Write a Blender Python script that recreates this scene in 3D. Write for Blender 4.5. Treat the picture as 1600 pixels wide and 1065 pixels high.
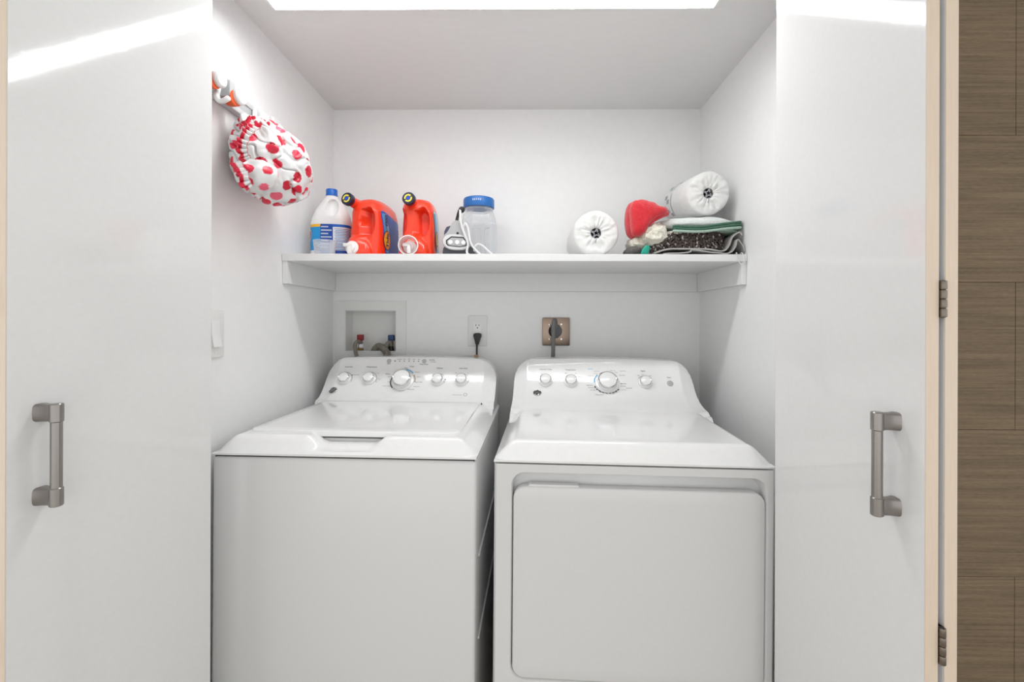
import bpy, bmesh, math, random
from mathutils import Vector, Matrix, noise

# ------------------------------------------------------------------ clear
for o in list(bpy.data.objects):
    bpy.data.objects.remove(o, do_unlink=True)
scene = bpy.context.scene
COL = scene.collection
random.seed(7)
PI = math.pi

# ------------------------------------------------------------------ camera
F, CX, CY = 711.0, 813.0, 500.0          # focal length / principal point in px of a 1600x1065 frame
CAMZ, PSI, RHO = 1.265, 0.011, 0.003
cam_data = bpy.data.cameras.new('camera')
cam = bpy.data.objects.new('camera', cam_data)
COL.objects.link(cam)
CAMR = Matrix.Rotation(PSI, 4, 'Z') @ Matrix.Rotation(PI / 2, 4, 'X') @ Matrix.Rotation(RHO, 4, 'Z')
cam.matrix_world = Matrix.Translation((0, 0, CAMZ)) @ CAMR
cam_data.sensor_fit = 'HORIZONTAL'
cam_data.sensor_width = 36.0
cam_data.lens = 36.0 * F / 1600
cam_data.shift_x = (800 - CX) / 1600
cam_data.shift_y = (CY - 532.5) / 1600
cam_data.clip_start = 0.02
scene.camera = cam

# ------------------------------------------------------------------ world, exposure
world = bpy.data.worlds.new('world')
scene.world = world
world.use_nodes = True
bg = world.node_tree.nodes['Background']
bg.inputs[0].default_value = (0.99, 1.0, 1.0, 1)
bg.inputs[1].default_value = 1.12
scene.view_settings.view_transform = 'Standard'
scene.view_settings.look = 'None'
scene.view_settings.gamma = 1.0
scene.view_settings.use_curve_mapping = False
scene.view_settings.exposure = 0.28
LED_STRENGTH = 26.0
DOWNLIGHT_STRENGTH = 14.0

# ------------------------------------------------------------------ pixel -> place
CAMP = Vector((0, 0, CAMZ))
R3 = CAMR.to_3x3()
def ray(px, py): return R3 @ Vector(((px - CX) / F, -(py - CY) / F, -1.0))
def atY(px, py, Y):
    d = ray(px, py); return CAMP + d * (Y / d.y)
def atX(px, py, X):
    d = ray(px, py); return CAMP + d * (X / d.x)
def atPlane(px, py, p, n):
    d = ray(px, py); return CAMP + d * ((p - CAMP).dot(n) / d.dot(n))

# ------------------------------------------------------------------ materials
def srgb(r, g, b):
    def c(v):
        v /= 255.0
        return v / 12.92 if v <= 0.04045 else ((v + 0.055) / 1.055) ** 2.4
    return (c(r), c(g), c(b), 1)
MATS = {}
def mat(name, rgb, rough=0.5, metal=0.0, coat=0.0, spec=0.5, bump=0.0, bscale=60.0, var=0.0, sheen=0.0, stretch=None):
    m = bpy.data.materials.new(name); m.use_nodes = True
    nt = m.node_tree; b = nt.nodes['Principled BSDF']
    col = srgb(*rgb)
    b.inputs['Base Color'].default_value = col
    b.inputs['Roughness'].default_value = rough
    b.inputs['Metallic'].default_value = metal
    b.inputs['Coat Weight'].default_value = coat
    b.inputs['Coat Roughness'].default_value = 0.06
    b.inputs['Specular IOR Level'].default_value = spec
    if sheen: b.inputs['Sheen Weight'].default_value = sheen
    tc = nt.nodes.new('ShaderNodeTexCoord')
    mp = nt.nodes.new('ShaderNodeMapping'); nt.links.new(tc.outputs['Object'], mp.inputs[0])
    if stretch: mp.inputs['Scale'].default_value = stretch
    nz = nt.nodes.new('ShaderNodeTexNoise'); nz.inputs['Scale'].default_value = bscale
    nz.inputs['Detail'].default_value = 4
    nt.links.new(mp.outputs[0], nz.inputs['Vector'])
    if bump:
        bp = nt.nodes.new('ShaderNodeBump'); bp.inputs['Strength'].default_value = bump
        bp.inputs['Distance'].default_value = 0.004
        nt.links.new(nz.outputs['Fac'], bp.inputs['Height']); nt.links.new(bp.outputs[0], b.inputs['Normal'])
    v = max(var, 0.012)
    rp = nt.nodes.new('ShaderNodeValToRGB')
    rp.color_ramp.elements[0].position = 0.3; rp.color_ramp.elements[1].position = 0.7
    rp.color_ramp.elements[0].color = (col[0] * (1 - v), col[1] * (1 - v), col[2] * (1 - v), 1)
    rp.color_ramp.elements[1].color = (min(1, col[0] * (1 + v)), min(1, col[1] * (1 + v)), min(1, col[2] * (1 + v)), 1)
    nt.links.new(nz.outputs['Fac'], rp.inputs[0]); nt.links.new(rp.outputs[0], b.inputs['Base Color'])
    MATS[name] = m
    return m
mat('wall_paint', (241, 241, 241), 0.45, bump=0.04, bscale=35)
mat('ceiling_paint', (232, 232, 232), 0.5, bump=0.10, bscale=18, stretch=(1, 3, 1))
mat('shelf_paint', (232, 232, 232), 0.35, bump=0.03, bscale=50)
mat('door_laminate', (226, 226, 226), 0.075, coat=0.3, bump=0.02, bscale=90)
mat('door_edge', (222, 204, 184), 0.42, bump=0.03, bscale=40, var=0.03, stretch=(8, 8, 0.6))
mat('satin_nickel', (150, 145, 141), 0.28, metal=1.0, bump=0.02, bscale=200, stretch=(1, 1, .1))
mat('hinge_steel', (128, 118, 108), 0.3, metal=1.0)
mat('enamel', (222, 222, 222), 0.28, coat=0.25, bump=0.012, bscale=220)
mat('gloss_plastic', (239, 239, 239), 0.09, coat=0.35)
mat('knob_white', (240, 240, 240), 0.2, coat=0.4)
mat('chrome', (205, 205, 205), 0.12, metal=1.0)
mat('chrome_dark', (120, 120, 122), 0.18, metal=1.0)
mat('print_dark', (52, 52, 56), 0.5)
mat('print_gray', (128, 128, 130), 0.5)
mat('print_blue', (110, 178, 214), 0.5)
mat('print_brown', (176, 140, 116), 0.5)
mat('button_gray', (186, 186, 186), 0.35)
mat('recess_gray', (212, 212, 212), 0.4)
mat('gap_shade_pin', (60, 60, 60), 0.6)  # painted shade for the seam and lid gaps; also the hinge pins
mat('floor_tile', (196, 188, 176), 0.35, var=0.05, bscale=6)
mat('white_plastic', (238, 238, 238), 0.3)
mat('plate_white', (232, 232, 230), 0.3)
mat('slot_black', (22, 22, 22), 0.6)
mat('black_rubber', (24, 24, 25), 0.45)
mat('gray_rubber', (112, 112, 110), 0.5)
mat('plug_gray', (92, 92, 96), 0.5)
mat('plate_steel', (150, 132, 118), 0.3, metal=1.0, bump=0.03, bscale=150, stretch=(1, 1, 8))
mat('brass', (160, 128, 84), 0.35, metal=1.0)
mat('braided_steel', (150, 142, 132), 0.45, metal=0.7, bump=0.5, bscale=300)
mat('hose_gray', (132, 126, 116), 0.55, bump=0.2, bscale=120)
mat('valve_red', (150, 30, 34), 0.4)
mat('valve_blue', (26, 58, 112), 0.4)
mat('tag_tan', (190, 156, 124), 0.7)
mat('wire_white', (218, 218, 218), 0.5)
mat('jug_red', (240, 62, 30), 0.3, coat=0.25)
mat('cap_navy', (26, 32, 58), 0.35)
mat('cap_yellow', (226, 214, 84), 0.4)
mat('cap_blue', (24, 74, 206), 0.4)
mat('tap_white', (238, 236, 234), 0.3)
mat('cup_pink', (236, 128, 122), 0.25)
mat('label_blue', (22, 98, 200), 0.3)
mat('label_sky', (96, 172, 222), 0.3)
mat('label_light', (168, 208, 232), 0.3)
mat('label_white', (236, 238, 242), 0.35)
mat('label_navy', (30, 36, 92), 0.35)
mat('label_orange', (246, 160, 40), 0.35)
mat('label_yellow', (248, 206, 60), 0.35)
mat('label_teal', (60, 150, 160), 0.35)
mat('label_gray', (190, 204, 214), 0.35)
mat('bleach_white', (240, 240, 240), 0.32)
mat('bleach_blue', (18, 100, 196), 0.35)
mat('bleach_cyan', (30, 150, 214), 0.35)
mat('bleach_deep', (34, 78, 166), 0.35)
mat('bleach_yellow', (246, 184, 40), 0.35)
mat('bleach_red', (206, 50, 44), 0.35)
mat('iron_gray', (176, 176, 178), 0.35)
mat('iron_light', (214, 214, 216), 0.3)
mat('iron_dark', (62, 64, 70), 0.45)
mat('iron_navy', (66, 70, 92), 0.4)
mat('lid_blue', (34, 106, 182), 0.35)
mat('tissue', (228, 228, 227), 0.85, bump=0.7, bscale=45, var=0.03)
mat('core_card', (150, 146, 142), 0.8, var=0.1)
mat('wrap_gray', (150, 152, 158), 0.4)
mat('wrap_green', (110, 168, 156), 0.4)
mat('red_fleece', (214, 38, 50), 0.95, bump=1.0, bscale=260, var=0.12, sheen=0.4)
mat('cream_fleece', (232, 228, 214), 0.95, bump=1.0, bscale=160, var=0.06, sheen=0.3)
mat('mat_white', (222, 226, 224), 0.95, bump=0.8, bscale=140, var=0.05)
mat('mat_green', (74, 112, 94), 0.95, bump=0.8, bscale=200, var=0.12)
mat('mat_pale_green', (168, 192, 178), 0.95, bump=0.6, bscale=200, var=0.06)
mat('chenille_light', (186, 182, 178), 0.95, bump=0.4, bscale=200, var=0.1)
mat('chenille', (84, 74, 70), 0.95, bump=0.4, bscale=200, var=0.35)
mat('chenille_base', (48, 42, 40), 0.95, var=0.2)
mat('gray_fabric', (172, 170, 168), 0.8, bump=0.25, bscale=120, var=0.05)
mat('dark_fabric', (96, 94, 92), 0.9, bump=0.5, bscale=200, var=0.2)
mat('teal_plastic', (22, 160, 138), 0.35)
mat('rail_gray', (206, 207, 208), 0.35)
mat('clip_white', (232, 234, 234), 0.3)
mat('clip_gray', (188, 190, 192), 0.4)
mat('clip_orange', (232, 92, 34), 0.45)
mat('foil', (170, 170, 172), 0.3, metal=1.0, bump=0.3, bscale=80)
mat('hole_dark', (34, 34, 36), 0.7)

def emis(name, rgb, strength):
    m = bpy.data.materials.new(name); m.use_nodes = True
    nt = m.node_tree; nt.nodes.clear()
    e = nt.nodes.new('ShaderNodeEmission'); o = nt.nodes.new('ShaderNodeOutputMaterial')
    e.inputs[0].default_value = rgb; e.inputs[1].default_value = strength
    nt.links.new(e.outputs[0], o.inputs[0]); MATS[name] = m
emis('led_diffuser', (0.985, 1.0, 1.0, 1), LED_STRENGTH)
emis('downlight_lens', (1.0, 0.93, 0.84, 1), DOWNLIGHT_STRENGTH)

def clear_mat(name, tint, fac_base=0.12):
    m = bpy.data.materials.new(name); m.use_nodes = True
    nt = m.node_tree; nt.nodes.clear()
    t = nt.nodes.new('ShaderNodeBsdfTransparent'); t.inputs[0].default_value = tint
    g = nt.nodes.new('ShaderNodeBsdfPrincipled')
    g.inputs['Base Color'].default_value = (0.86, 0.88, 0.9, 1); g.inputs['Roughness'].default_value = 0.12
    lw = nt.nodes.new('ShaderNodeLayerWeight'); lw.inputs[0].default_value = 0.45
    mm = nt.nodes.new('ShaderNodeMath'); mm.operation = 'MULTIPLY_ADD'
    mm.inputs[1].default_value = 0.55; mm.inputs[2].default_value = fac_base; mm.use_clamp = True
    mx = nt.nodes.new('ShaderNodeMixShader'); o = nt.nodes.new('ShaderNodeOutputMaterial')
    nt.links.new(lw.outputs['Facing'], mm.inputs[0]); nt.links.new(mm.outputs[0], mx.inputs[0])
    nt.links.new(t.outputs[0], mx.inputs[1]); nt.links.new(g.outputs[0], mx.inputs[2])
    nt.links.new(mx.outputs[0], o.inputs[0]); MATS[name] = m
clear_mat('clear_plastic', (0.94, 0.955, 0.96, 1), 0.10)
clear_mat('clear_cup', (0.93, 0.95, 0.97, 1), 0.22)
clear_mat('pink_cup_clear', (0.97, 0.80, 0.79, 1), 0.2)
clear_mat('wrap_film', (0.97, 0.97, 0.97, 1), 0.05)

def wallpaper():
    m = bpy.data.materials.new('wallpaper'); m.use_nodes = True
    nt = m.node_tree; b = nt.nodes['Principled BSDF']; b.inputs['Roughness'].default_value = 0.75
    g = nt.nodes.new('ShaderNodeNewGeometry')
    facs = []
    for sc, st in (((3.0, 3.0, 330.0), 1.0), ((60, 60, 900.0), 1.0), ((5, 5, 150.0), 1.0)):
        mp = nt.nodes.new('ShaderNodeMapping'); mp.inputs['Scale'].default_value = sc
        nt.links.new(g.outputs['Position'], mp.inputs[0])
        nz = nt.nodes.new('ShaderNodeTexNoise'); nz.inputs['Scale'].default_value = st; nz.inputs['Detail'].default_value = 3
        nt.links.new(mp.outputs[0], nz.inputs['Vector']); facs.append(nz.outputs['Fac'])
    a1 = nt.nodes.new('ShaderNodeMath'); a1.operation = 'ADD'; nt.links.new(facs[0], a1.inputs[0]); nt.links.new(facs[1], a1.inputs[1])
    a2 = nt.nodes.new('ShaderNodeMath'); a2.operation = 'ADD'; nt.links.new(a1.outputs[0], a2.inputs[0]); nt.links.new(facs[2], a2.inputs[1])
    d = nt.nodes.new('ShaderNodeMath'); d.operation = 'DIVIDE'; d.inputs[1].default_value = 3.0; nt.links.new(a2.outputs[0], d.inputs[0])
    rp = nt.nodes.new('ShaderNodeValToRGB')
    rp.color_ramp.elements[0].position = 0.36; rp.color_ramp.elements[0].color = srgb(92, 76, 56)
    rp.color_ramp.elements[1].position = 0.64; rp.color_ramp.elements[1].color = srgb(130, 111, 87)
    nt.links.new(d.outputs[0], rp.inputs[0]); nt.links.new(rp.outputs[0], b.inputs['Base Color'])
    bp = nt.nodes.new('ShaderNodeBump'); bp.inputs['Strength'].default_value = 0.35; bp.inputs['Distance'].default_value = 0.002
    nt.links.new(a1.outputs[0], bp.inputs['Height']); nt.links.new(bp.outputs[0], b.inputs['Normal'])
    MATS['wallpaper'] = m
wallpaper()

def attr_mat(name, rough=0.55):
    m = bpy.data.materials.new(name); m.use_nodes = True
    nt = m.node_tree; b = nt.nodes['Principled BSDF']; b.inputs['Roughness'].default_value = rough
    a = nt.nodes.new('ShaderNodeAttribute'); a.attribute_name = 'tint'
    nt.links.new(a.outputs['Color'], b.inputs['Base Color'])
    MATS[name] = m
attr_mat('dotted_film', 0.35)

# ------------------------------------------------------------------ object helpers
def tag(o, label=None, cat=None, group=None, kind=None):
    if label: o['label'] = label
    if cat: o['category'] = cat
    if group: o['group'] = group
    if kind: o['kind'] = kind
    return o
def empty(name, loc=(0, 0, 0), label=None, cat=None, group=None, kind=None, rot=None):
    o = bpy.data.objects.new(name, None); COL.objects.link(o)
    o.empty_display_size = 0.05
    o.location = loc
    if rot is not None: o.rotation_euler = rot
    return tag(o, label, cat, group, kind)
def obj(name, bm, m, parent=None, smooth=35, local=False):
    """one mesh object.  Mesh coordinates are in the parent's frame when local, else world."""
    if parent is not None and not local:
        bm.transform(world_of(parent).inverted())
    bmesh.ops.recalc_face_normals(bm, faces=bm.faces)
    me = bpy.data.meshes.new(name); bm.to_mesh(me); bm.free()
    if smooth:
        me.polygons.foreach_set('use_smooth', [True] * len(me.polygons))
        me.set_sharp_from_angle(angle=math.radians(smooth))
    me.materials.append(MATS[m])
    o = bpy.data.objects.new(name, me); COL.objects.link(o)
    if parent is not None: o.parent = parent
    return o
def world_of(o):
    mtx = Matrix.LocRotScale(o.location, o.rotation_euler, o.scale)
    return world_of(o.parent) @ mtx if o.parent else mtx
def B(): return bmesh.new()
def frame(p, z, x=None):
    z = Vector(z).normalized()
    if x is None: x = Vector((1, 0, 0)) if abs(z.x) < 0.9 else Vector((0, 1, 0))
    x = (Vector(x) - z * Vector(x).dot(z)).normalized()
    y = z.cross(x)
    mtx = Matrix((x, y, z)).transposed().to_4x4(); mtx.translation = Vector(p)
    return mtx
def box(bm, x0, x1, y0, y1, z0, z1, bevel=0.0, seg=2, mtx=None):
    r = bmesh.ops.create_cube(bm, size=1.0)
    vs = r['verts']
    for v in vs:
        v.co = Vector((x0 + (v.co.x + .5) * (x1 - x0), y0 + (v.co.y + .5) * (y1 - y0), z0 + (v.co.z + .5) * (z1 - z0)))
    if bevel:
        es = list({e for v in vs for e in v.link_edges})
        rb = bmesh.ops.bevel(bm, geom=es, offset=bevel, segments=seg, affect='EDGES', profile=0.5)
        vs = list({v for f in rb['faces'] for v in f.verts} | {v for v in vs if v.is_valid})
    if mtx is not None:
        bmesh.ops.transform(bm, matrix=mtx, verts=vs)
    return bm
def lathe(bm, prof, mtx=None, n=32, a0=0.0, a1=2 * PI):
    """profile [(r,z)] around local z"""
    full = abs(a1 - a0 - 2 * PI) < 1e-6
    rings = []
    cnt = n if full else n + 1
    for r, z in prof:
        if r < 1e-7:
            rings.append([bm.verts.new((0, 0, z))])
        else:
            rings.append([bm.verts.new((r * math.cos(a0 + (a1 - a0) * k / n), r * math.sin(a0 + (a1 - a0) * k / n), z)) for k in range(cnt)])
    new = [v for rg in rings for v in rg]
    for A, C in zip(rings[:-1], rings[1:]):
        lim = n
        for k in range(lim):
            k2 = (k + 1) % cnt
            if len(A) == 1 and len(C) == 1: continue
            if len(A) == 1: bm.faces.new((A[0], C[k], C[k2]))
            elif len(C) == 1: bm.faces.new((A[k], A[k2], C[0]))
            else: bm.faces.new((A[k], A[k2], C[k2], C[k]))
    if mtx is not None: bmesh.ops.transform(bm, matrix=mtx, verts=new)
    return bm
def smooth_path(pts, m=8):
    pts = [Vector(p) for p in pts]
    if len(pts) < 3: return pts
    out = []
    ext = [pts[0] * 2 - pts[1]] + pts + [pts[-1] * 2 - pts[-2]]
    for i in range(1, len(ext) - 2):
        p0, p1, p2, p3 = ext[i - 1], ext[i], ext[i + 1], ext[i + 2]
        for k in range(m):
            t = k / m
            out.append(0.5 * ((2 * p1) + (p2 - p0) * t + (2 * p0 - 5 * p1 + 4 * p2 - p3) * t * t + (3 * p1 - p0 - 3 * p2 + p3) * t ** 3))
    out.append(pts[-1])
    return out
def tube(bm, pts, r, n=10, m=8, rfun=None, flat=1.0, updir=None):
    path = smooth_path(pts, m)
    rings = []
    up = Vector(updir) if updir else Vector((0.13, 0.27, 0.95)).normalized()
    for i, p in enumerate(path):
        t = (path[min(i + 1, len(path) - 1)] - path[max(i - 1, 0)]).normalized()
        a = up - t * up.dot(t)
        if a.length < 1e-3: a = Vector((1, 0, 0)) - t * t.x
        a.normalize(); b = t.cross(a)
        up = a if not updir else up
        rr = r if rfun is None else rfun(i / (len(path) - 1))
        rings.append([bm.verts.new(p + (a * math.cos(2 * PI * k / n) * flat + b * math.sin(2 * PI * k / n)) * rr) for k in range(n)])
    for A, C in zip(rings[:-1], rings[1:]):
        for k in range(n): bm.faces.new((A[k], A[(k + 1) % n], C[(k + 1) % n], C[k]))
    bm.faces.new(rings[0][::-1]); bm.faces.new(rings[-1])
    return bm
def prism(bm, pts, off, bevel=0.0, seg=2):
    """closed 3-D outline extruded by vector off"""
    off = Vector(off)
    A = [bm.verts.new(Vector(p)) for p in pts]; C = [bm.verts.new(Vector(p) + off) for p in pts]
    n = len(A)
    fs = [bm.faces.new(A), bm.faces.new(C[::-1])]
    for k in range(n): fs.append(bm.faces.new((A[k], C[k], C[(k + 1) % n], A[(k + 1) % n])))
    if bevel:
        es = [e for e in fs[0].edges] + [e for e in fs[1].edges]
        bmesh.ops.bevel(bm, geom=es, offset=bevel, segments=seg, affect='EDGES', profile=0.5)
    return bm
def px_prism(bm, pxs, Y, depth, bevel=0.0, seg=2, rnd=0):
    pts = [atY(x, y, Y) for x, y in pxs]
    if rnd: pts = smooth_path(pts + [pts[0]], rnd)[:-1]
    return prism(bm, pts, (0, depth, 0), bevel, seg)
def rrect(x0, x1, z0, z1, r, seg=6):
    out = []
    for cx, cz, a in ((x1 - r, z1 - r, 0), (x0 + r, z1 - r, PI / 2), (x0 + r, z0 + r, PI), (x1 - r, z0 + r, 1.5 * PI)):
        for k in range(seg + 1):
            t = a + PI / 2 * k / seg
            out.append((cx + r * math.cos(t), cz + r * math.sin(t)))
    return out
def interp(tab, x):
    if x <= tab[0][0]: return tab[0][1]
    for (a, va), (b, vb) in zip(tab[:-1], tab[1:]):
        if x <= b:
            return va + (vb - va) * (x - a) / (b - a)
    return tab[-1][1]
def sstep(a, b, x):
    t = max(0.0, min(1.0, (x - a) / (b - a))); return t * t * (3 - 2 * t)
def se(t, rx, ry, e):
    c, s = math.cos(t), math.sin(t)
    return rx * math.copysign(abs(c) ** (2 / e), c), ry * math.copysign(abs(s) ** (2 / e), s)
class Loft:
    """superellipse sections (z,cx,cy,rx,ry,e) stacked along local z"""
    def __init__(s, secs): s.secs = secs
    def at(s, z):
        S = s.secs
        if z <= S[0][0]: return S[0][1:]
        for a, b in zip(S[:-1], S[1:]):
            if z <= b[0]:
                t = (z - a[0]) / (b[0] - a[0])
                return tuple(a[i] + (b[i] - a[i]) * t for i in range(1, 6))
        return S[-1][1:]
    def pt(s, t, z, off=0.0):
        cx, cy, rx, ry, e = s.at(z)
        x, y = se(t, rx + off, ry + off, e)
        return Vector((cx + x, cy + y, z))
    def mesh(s, bm, zs=None, n=48, disp=None, cap0=True, cap1=True, mtx=None):
        zs = zs or [a[0] for a in s.secs]
        rings = []
        for z in zs:
            rg = []
            for k in range(n):
                p = s.pt(2 * PI * k / n, z)
                if disp: p = disp(p)
                rg.append(bm.verts.new(p))
            rings.append(rg)
        new = [v for r in rings for v in r]
        for A, C in zip(rings[:-1], rings[1:]):
            for k in range(n): bm.faces.new((A[k], A[(k + 1) % n], C[(k + 1) % n], C[k]))
        if cap0: bm.faces.new(rings[0][::-1])
        if cap1: bm.faces.new(rings[-1])
        if mtx is not None: bmesh.ops.transform(bm, matrix=mtx, verts=new)
        return bm
    def patch(s, bm, u0, u1, z0, z1, off=0.0012, nu=10, nz=6):
        """curved label piece: angle u0..u1, height z0..z1"""
        V = [[bm.verts.new(s.pt(u0 + (u1 - u0) * i / nu, z0 + (z1 - z0) * j / nz, off)) for i in range(nu + 1)] for j in range(nz + 1)]
        for j in range(nz):
            for i in range(nu): bm.faces.new((V[j][i], V[j][i + 1], V[j + 1][i + 1], V[j + 1][i]))
        return bm
    def disc(s, bm, uc, zc, ru, rz, off=0.002, n=20):
        c = bm.verts.new(s.pt(uc, zc, off))
        r = [bm.verts.new(s.pt(uc + ru * math.cos(2 * PI * k / n), zc + rz * math.sin(2 * PI * k / n), off)) for k in range(n)]
        for k in range(n): bm.faces.new((c, r[k], r[(k + 1) % n]))
        return bm
def pillow(bm, outline, thick, rings=6, namp=0.0, nsc=30.0, mtx=None, power=2.2):
    """closed puffed pad from a 2-D outline in local (x,z), thickness along y"""
    n = len(outline)
    cx = sum(p[0] for p in outline) / n; cz = sum(p[1] for p in outline) / n
    new = []
    def ring(f, s):
        h = thick * (1 - f ** power) ** (1 / power) * s
        out = []
        for x, z in outline:
            p = Vector((cx + (x - cx) * f, h, cz + (z - cz) * f))
            if namp:
                nn = noise.noise(p * nsc)
                p += Vector((0.35 * nn, s * nn, 0.35 * nn)) * namp
            out.append(bm.verts.new(p))
        new.extend(out); return out
    fr = [1.0] + [math.cos(PI / 2 * k / rings) for k in range(1, rings)]
    edge = ring(1.0, 1)
    for s in (1, -1):
        prev = edge
        for f in fr[1:]:
            cur = ring(f, s)
            for k in range(n): bm.faces.new((prev[k], prev[(k + 1) % n], cur[(k + 1) % n], cur[k]))
            prev = cur
        c = bm.verts.new((cx, thick * s, cz)); new.append(c)
        for k in range(n): bm.faces.new((prev[k], prev[(k + 1) % n], c))
    if mtx is not None: bmesh.ops.transform(bm, matrix=mtx, verts=new)
    return bm
def lump(bm, c, r, e=3.0, nu=48, nv=24, namp=0.006, nsc=14.0, seed=0.0, fn=None):
    """soft rounded slab (superellipsoid) with folds"""
    rows = []
    for j in range(nv + 1):
        ph = -PI / 2 + PI * j / nv
        row = []
        for i in range(nu):
            t = 2 * PI * i / nu
            def sp(v, ex): return math.copysign(abs(v) ** ex, v)
            ex = 2 / e
            d = Vector((r[0] * sp(math.cos(ph), ex) * sp(math.cos(t), ex), r[1] * sp(math.cos(ph), ex) * sp(math.sin(t), ex), r[2] * sp(math.sin(ph), ex)))
            p = Vector(c) + d
            q = p * nsc + Vector((seed, seed * 1.7, 0))
            p += Vector((noise.noise(q), noise.noise(q + Vector((9, 3, 1))), 0.7 * noise.noise(q + Vector((2, 8, 5))))) * namp
            if fn: p = fn(p)
            row.append(bm.verts.new(p))
            if j in (0, nv): break
        rows.append(row)
    for A, C in zip(rows[:-1], rows[1:]):
        for k in range(nu):
            k2 = (k + 1) % nu
            if len(A) == 1: bm.faces.new((A[0], C[k2], C[k]))
            elif len(C) == 1: bm.faces.new((A[k], A[k2], C[0]))
            else: bm.faces.new((A[k], A[k2], C[k2], C[k]))
    return bm
def sheet(bm, prof, y0, y1, th, ny=10, namp=0.004, nsc=18, m=6):
    """folded cloth: profile polyline in (x,z), extruded along y, with thickness"""
    path = smooth_path([Vector((x, 0, z)) for x, z in prof], m)
    top, bot = [], []
    for i, p in enumerate(path):
        t = (path[min(i + 1, len(path) - 1)] - path[max(i - 1, 0)]).normalized()
        nn = Vector((-t.z, 0, t.x))
        a, b = [], []
        for j in range(ny + 1):
            y = y0 + (y1 - y0) * j / ny
            w = Vector((noise.noise(Vector((p.x * nsc, y * nsc, p.z * nsc))), noise.noise(Vector((p.x * nsc, y * nsc, 4.2))), noise.noise(Vector((p.x * nsc, y * nsc, 7.7))))) * namp
            q = Vector((p.x, y, p.z)) + w
            a.append(bm.verts.new(q + nn * th / 2)); b.append(bm.verts.new(q - nn * th / 2))
        top.append(a); bot.append(b)
    N = len(path)
    for i in range(N - 1):
        for j in range(ny):
            bm.faces.new((top[i][j], top[i + 1][j], top[i + 1][j + 1], top[i][j + 1]))
            bm.faces.new((bot[i][j], bot[i][j + 1], bot[i + 1][j + 1], bot[i + 1][j]))
        for j in (0, ny):
            bm.faces.new((top[i][j], bot[i][j], bot[i + 1][j], top[i + 1][j]))
    for i in (0, N - 1):
        for j in range(ny): bm.faces.new((top[i][j], top[i][j + 1], bot[i][j + 1], bot[i][j]))
    return bm
def sphere(bm, c, r, sx=1, sy=1, sz=1, n=12):
    mtx = Matrix.Translation(c) @ Matrix.Diagonal((sx, sy, sz, 1))
    bmesh.ops.create_uvsphere(bm, u_segments=n, v_segments=max(6, n // 2), radius=r, matrix=mtx)
    return bm
def text_bm(s, h, mtx=None, bold=0.0, align='CENTER', wrapfn=None, ext=0.0):
    """flat lettering as mesh; local x right, y up, cap height about h"""
    cu = bpy.data.curves.new('lettering', 'FONT'); cu.body = s; cu.size = h * 1.4
    cu.align_x = align; cu.align_y = 'CENTER'; cu.offset = bold * h; cu.resolution_u = 2; cu.extrude = ext
    to = bpy.data.objects.new('lettering', cu); COL.objects.link(to)
    bpy.context.view_layer.update()
    dg = bpy.context.evaluated_depsgraph_get()
    me = bpy.data.meshes.new_from_object(to.evaluated_get(dg))
    bm = bmesh.new(); bm.from_mesh(me)
    bpy.data.objects.remove(to, do_unlink=True); bpy.data.curves.remove(cu); bpy.data.meshes.remove(me)
    if wrapfn:
        for v in bm.verts: v.co = wrapfn(v.co.x, v.co.y)
    if mtx is not None: bm.transform(mtx)
    return bm

# ================================================================== THE CLOSET SHELL
YB = 1.964
XL = atY(521, 300, YB).x
XR = atY(1094, 300, YB).x
ZC = atY(800, 171, YB).z
YF0, YF1 = 1.085, 1.13            # front wall of the closet (hall face, inner face)
JL, JR = -0.815, 0.705            # opening jambs
ZH = 2.10                         # opening head

# supply box opening in the back wall
bx0 = atY(540, 485, YB).x; bx1 = atY(620, 485, YB).x
bz1 = atY(580, 484.5, YB).z; bz0 = atY(580, 549, YB).z
b = B()
T = 0.1
box(b, XL - T, bx0, YB, YB + T, 0, ZC + T); box(b, bx1, XR + T, YB, YB + T, 0, ZC + T)
box(b, bx0, bx1, YB, YB + T, 0, bz0); box(b, bx0, bx1, YB, YB + T, bz1, ZC + T)
tag(obj('wall_back', b, 'wall_paint', smooth=0), kind='structure')
b = B(); box(b, XL - T, XL, YF0, YB, 0, ZC + T); tag(obj('wall_left', b, 'wall_paint', smooth=0), kind='structure')
b = B(); box(b, XR, XR + T, YF0, YB, 0, ZC + T); tag(obj('wall_right', b, 'wall_paint', smooth=0), kind='structure')
b = B(); box(b, XL, XR, YF1, YB, ZC, ZC + T); tag(obj('ceiling', b, 'ceiling_paint', smooth=0), kind='structure')
b = B(); box(b, -3.0, 3.0, -2.6, YB + T, -0.05, 0); tag(obj('floor', b, 'floor_tile', smooth=0), kind='structure')
b = B(); box(b, -3.0, 3.0, -2.6, YF1 - 0.005, 2.5, 2.56)
tag(obj('ceiling_hall', b, 'wall_paint', smooth=0), kind='structure')
b = B(); box(b, JL, JR, YF0, YF1, ZH, 2.5); tag(obj('wall_header', b, 'wall_paint', smooth=0), kind='structure')
b = B(); box(b, -3.0, JL, YF0, YF1, 0, 2.5); tag(obj('wall_front_left', b, 'wall_paint', smooth=0), kind='structure')
wf = B(); box(wf, JR, 3.0, YF0, YF1, 0, 2.5)
mat('wallpaper_seam', (92, 80, 64), 0.8)
wfo = tag(obj('wall_front_right', wf, 'wallpaper_seam', smooth=0), kind='structure')
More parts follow.
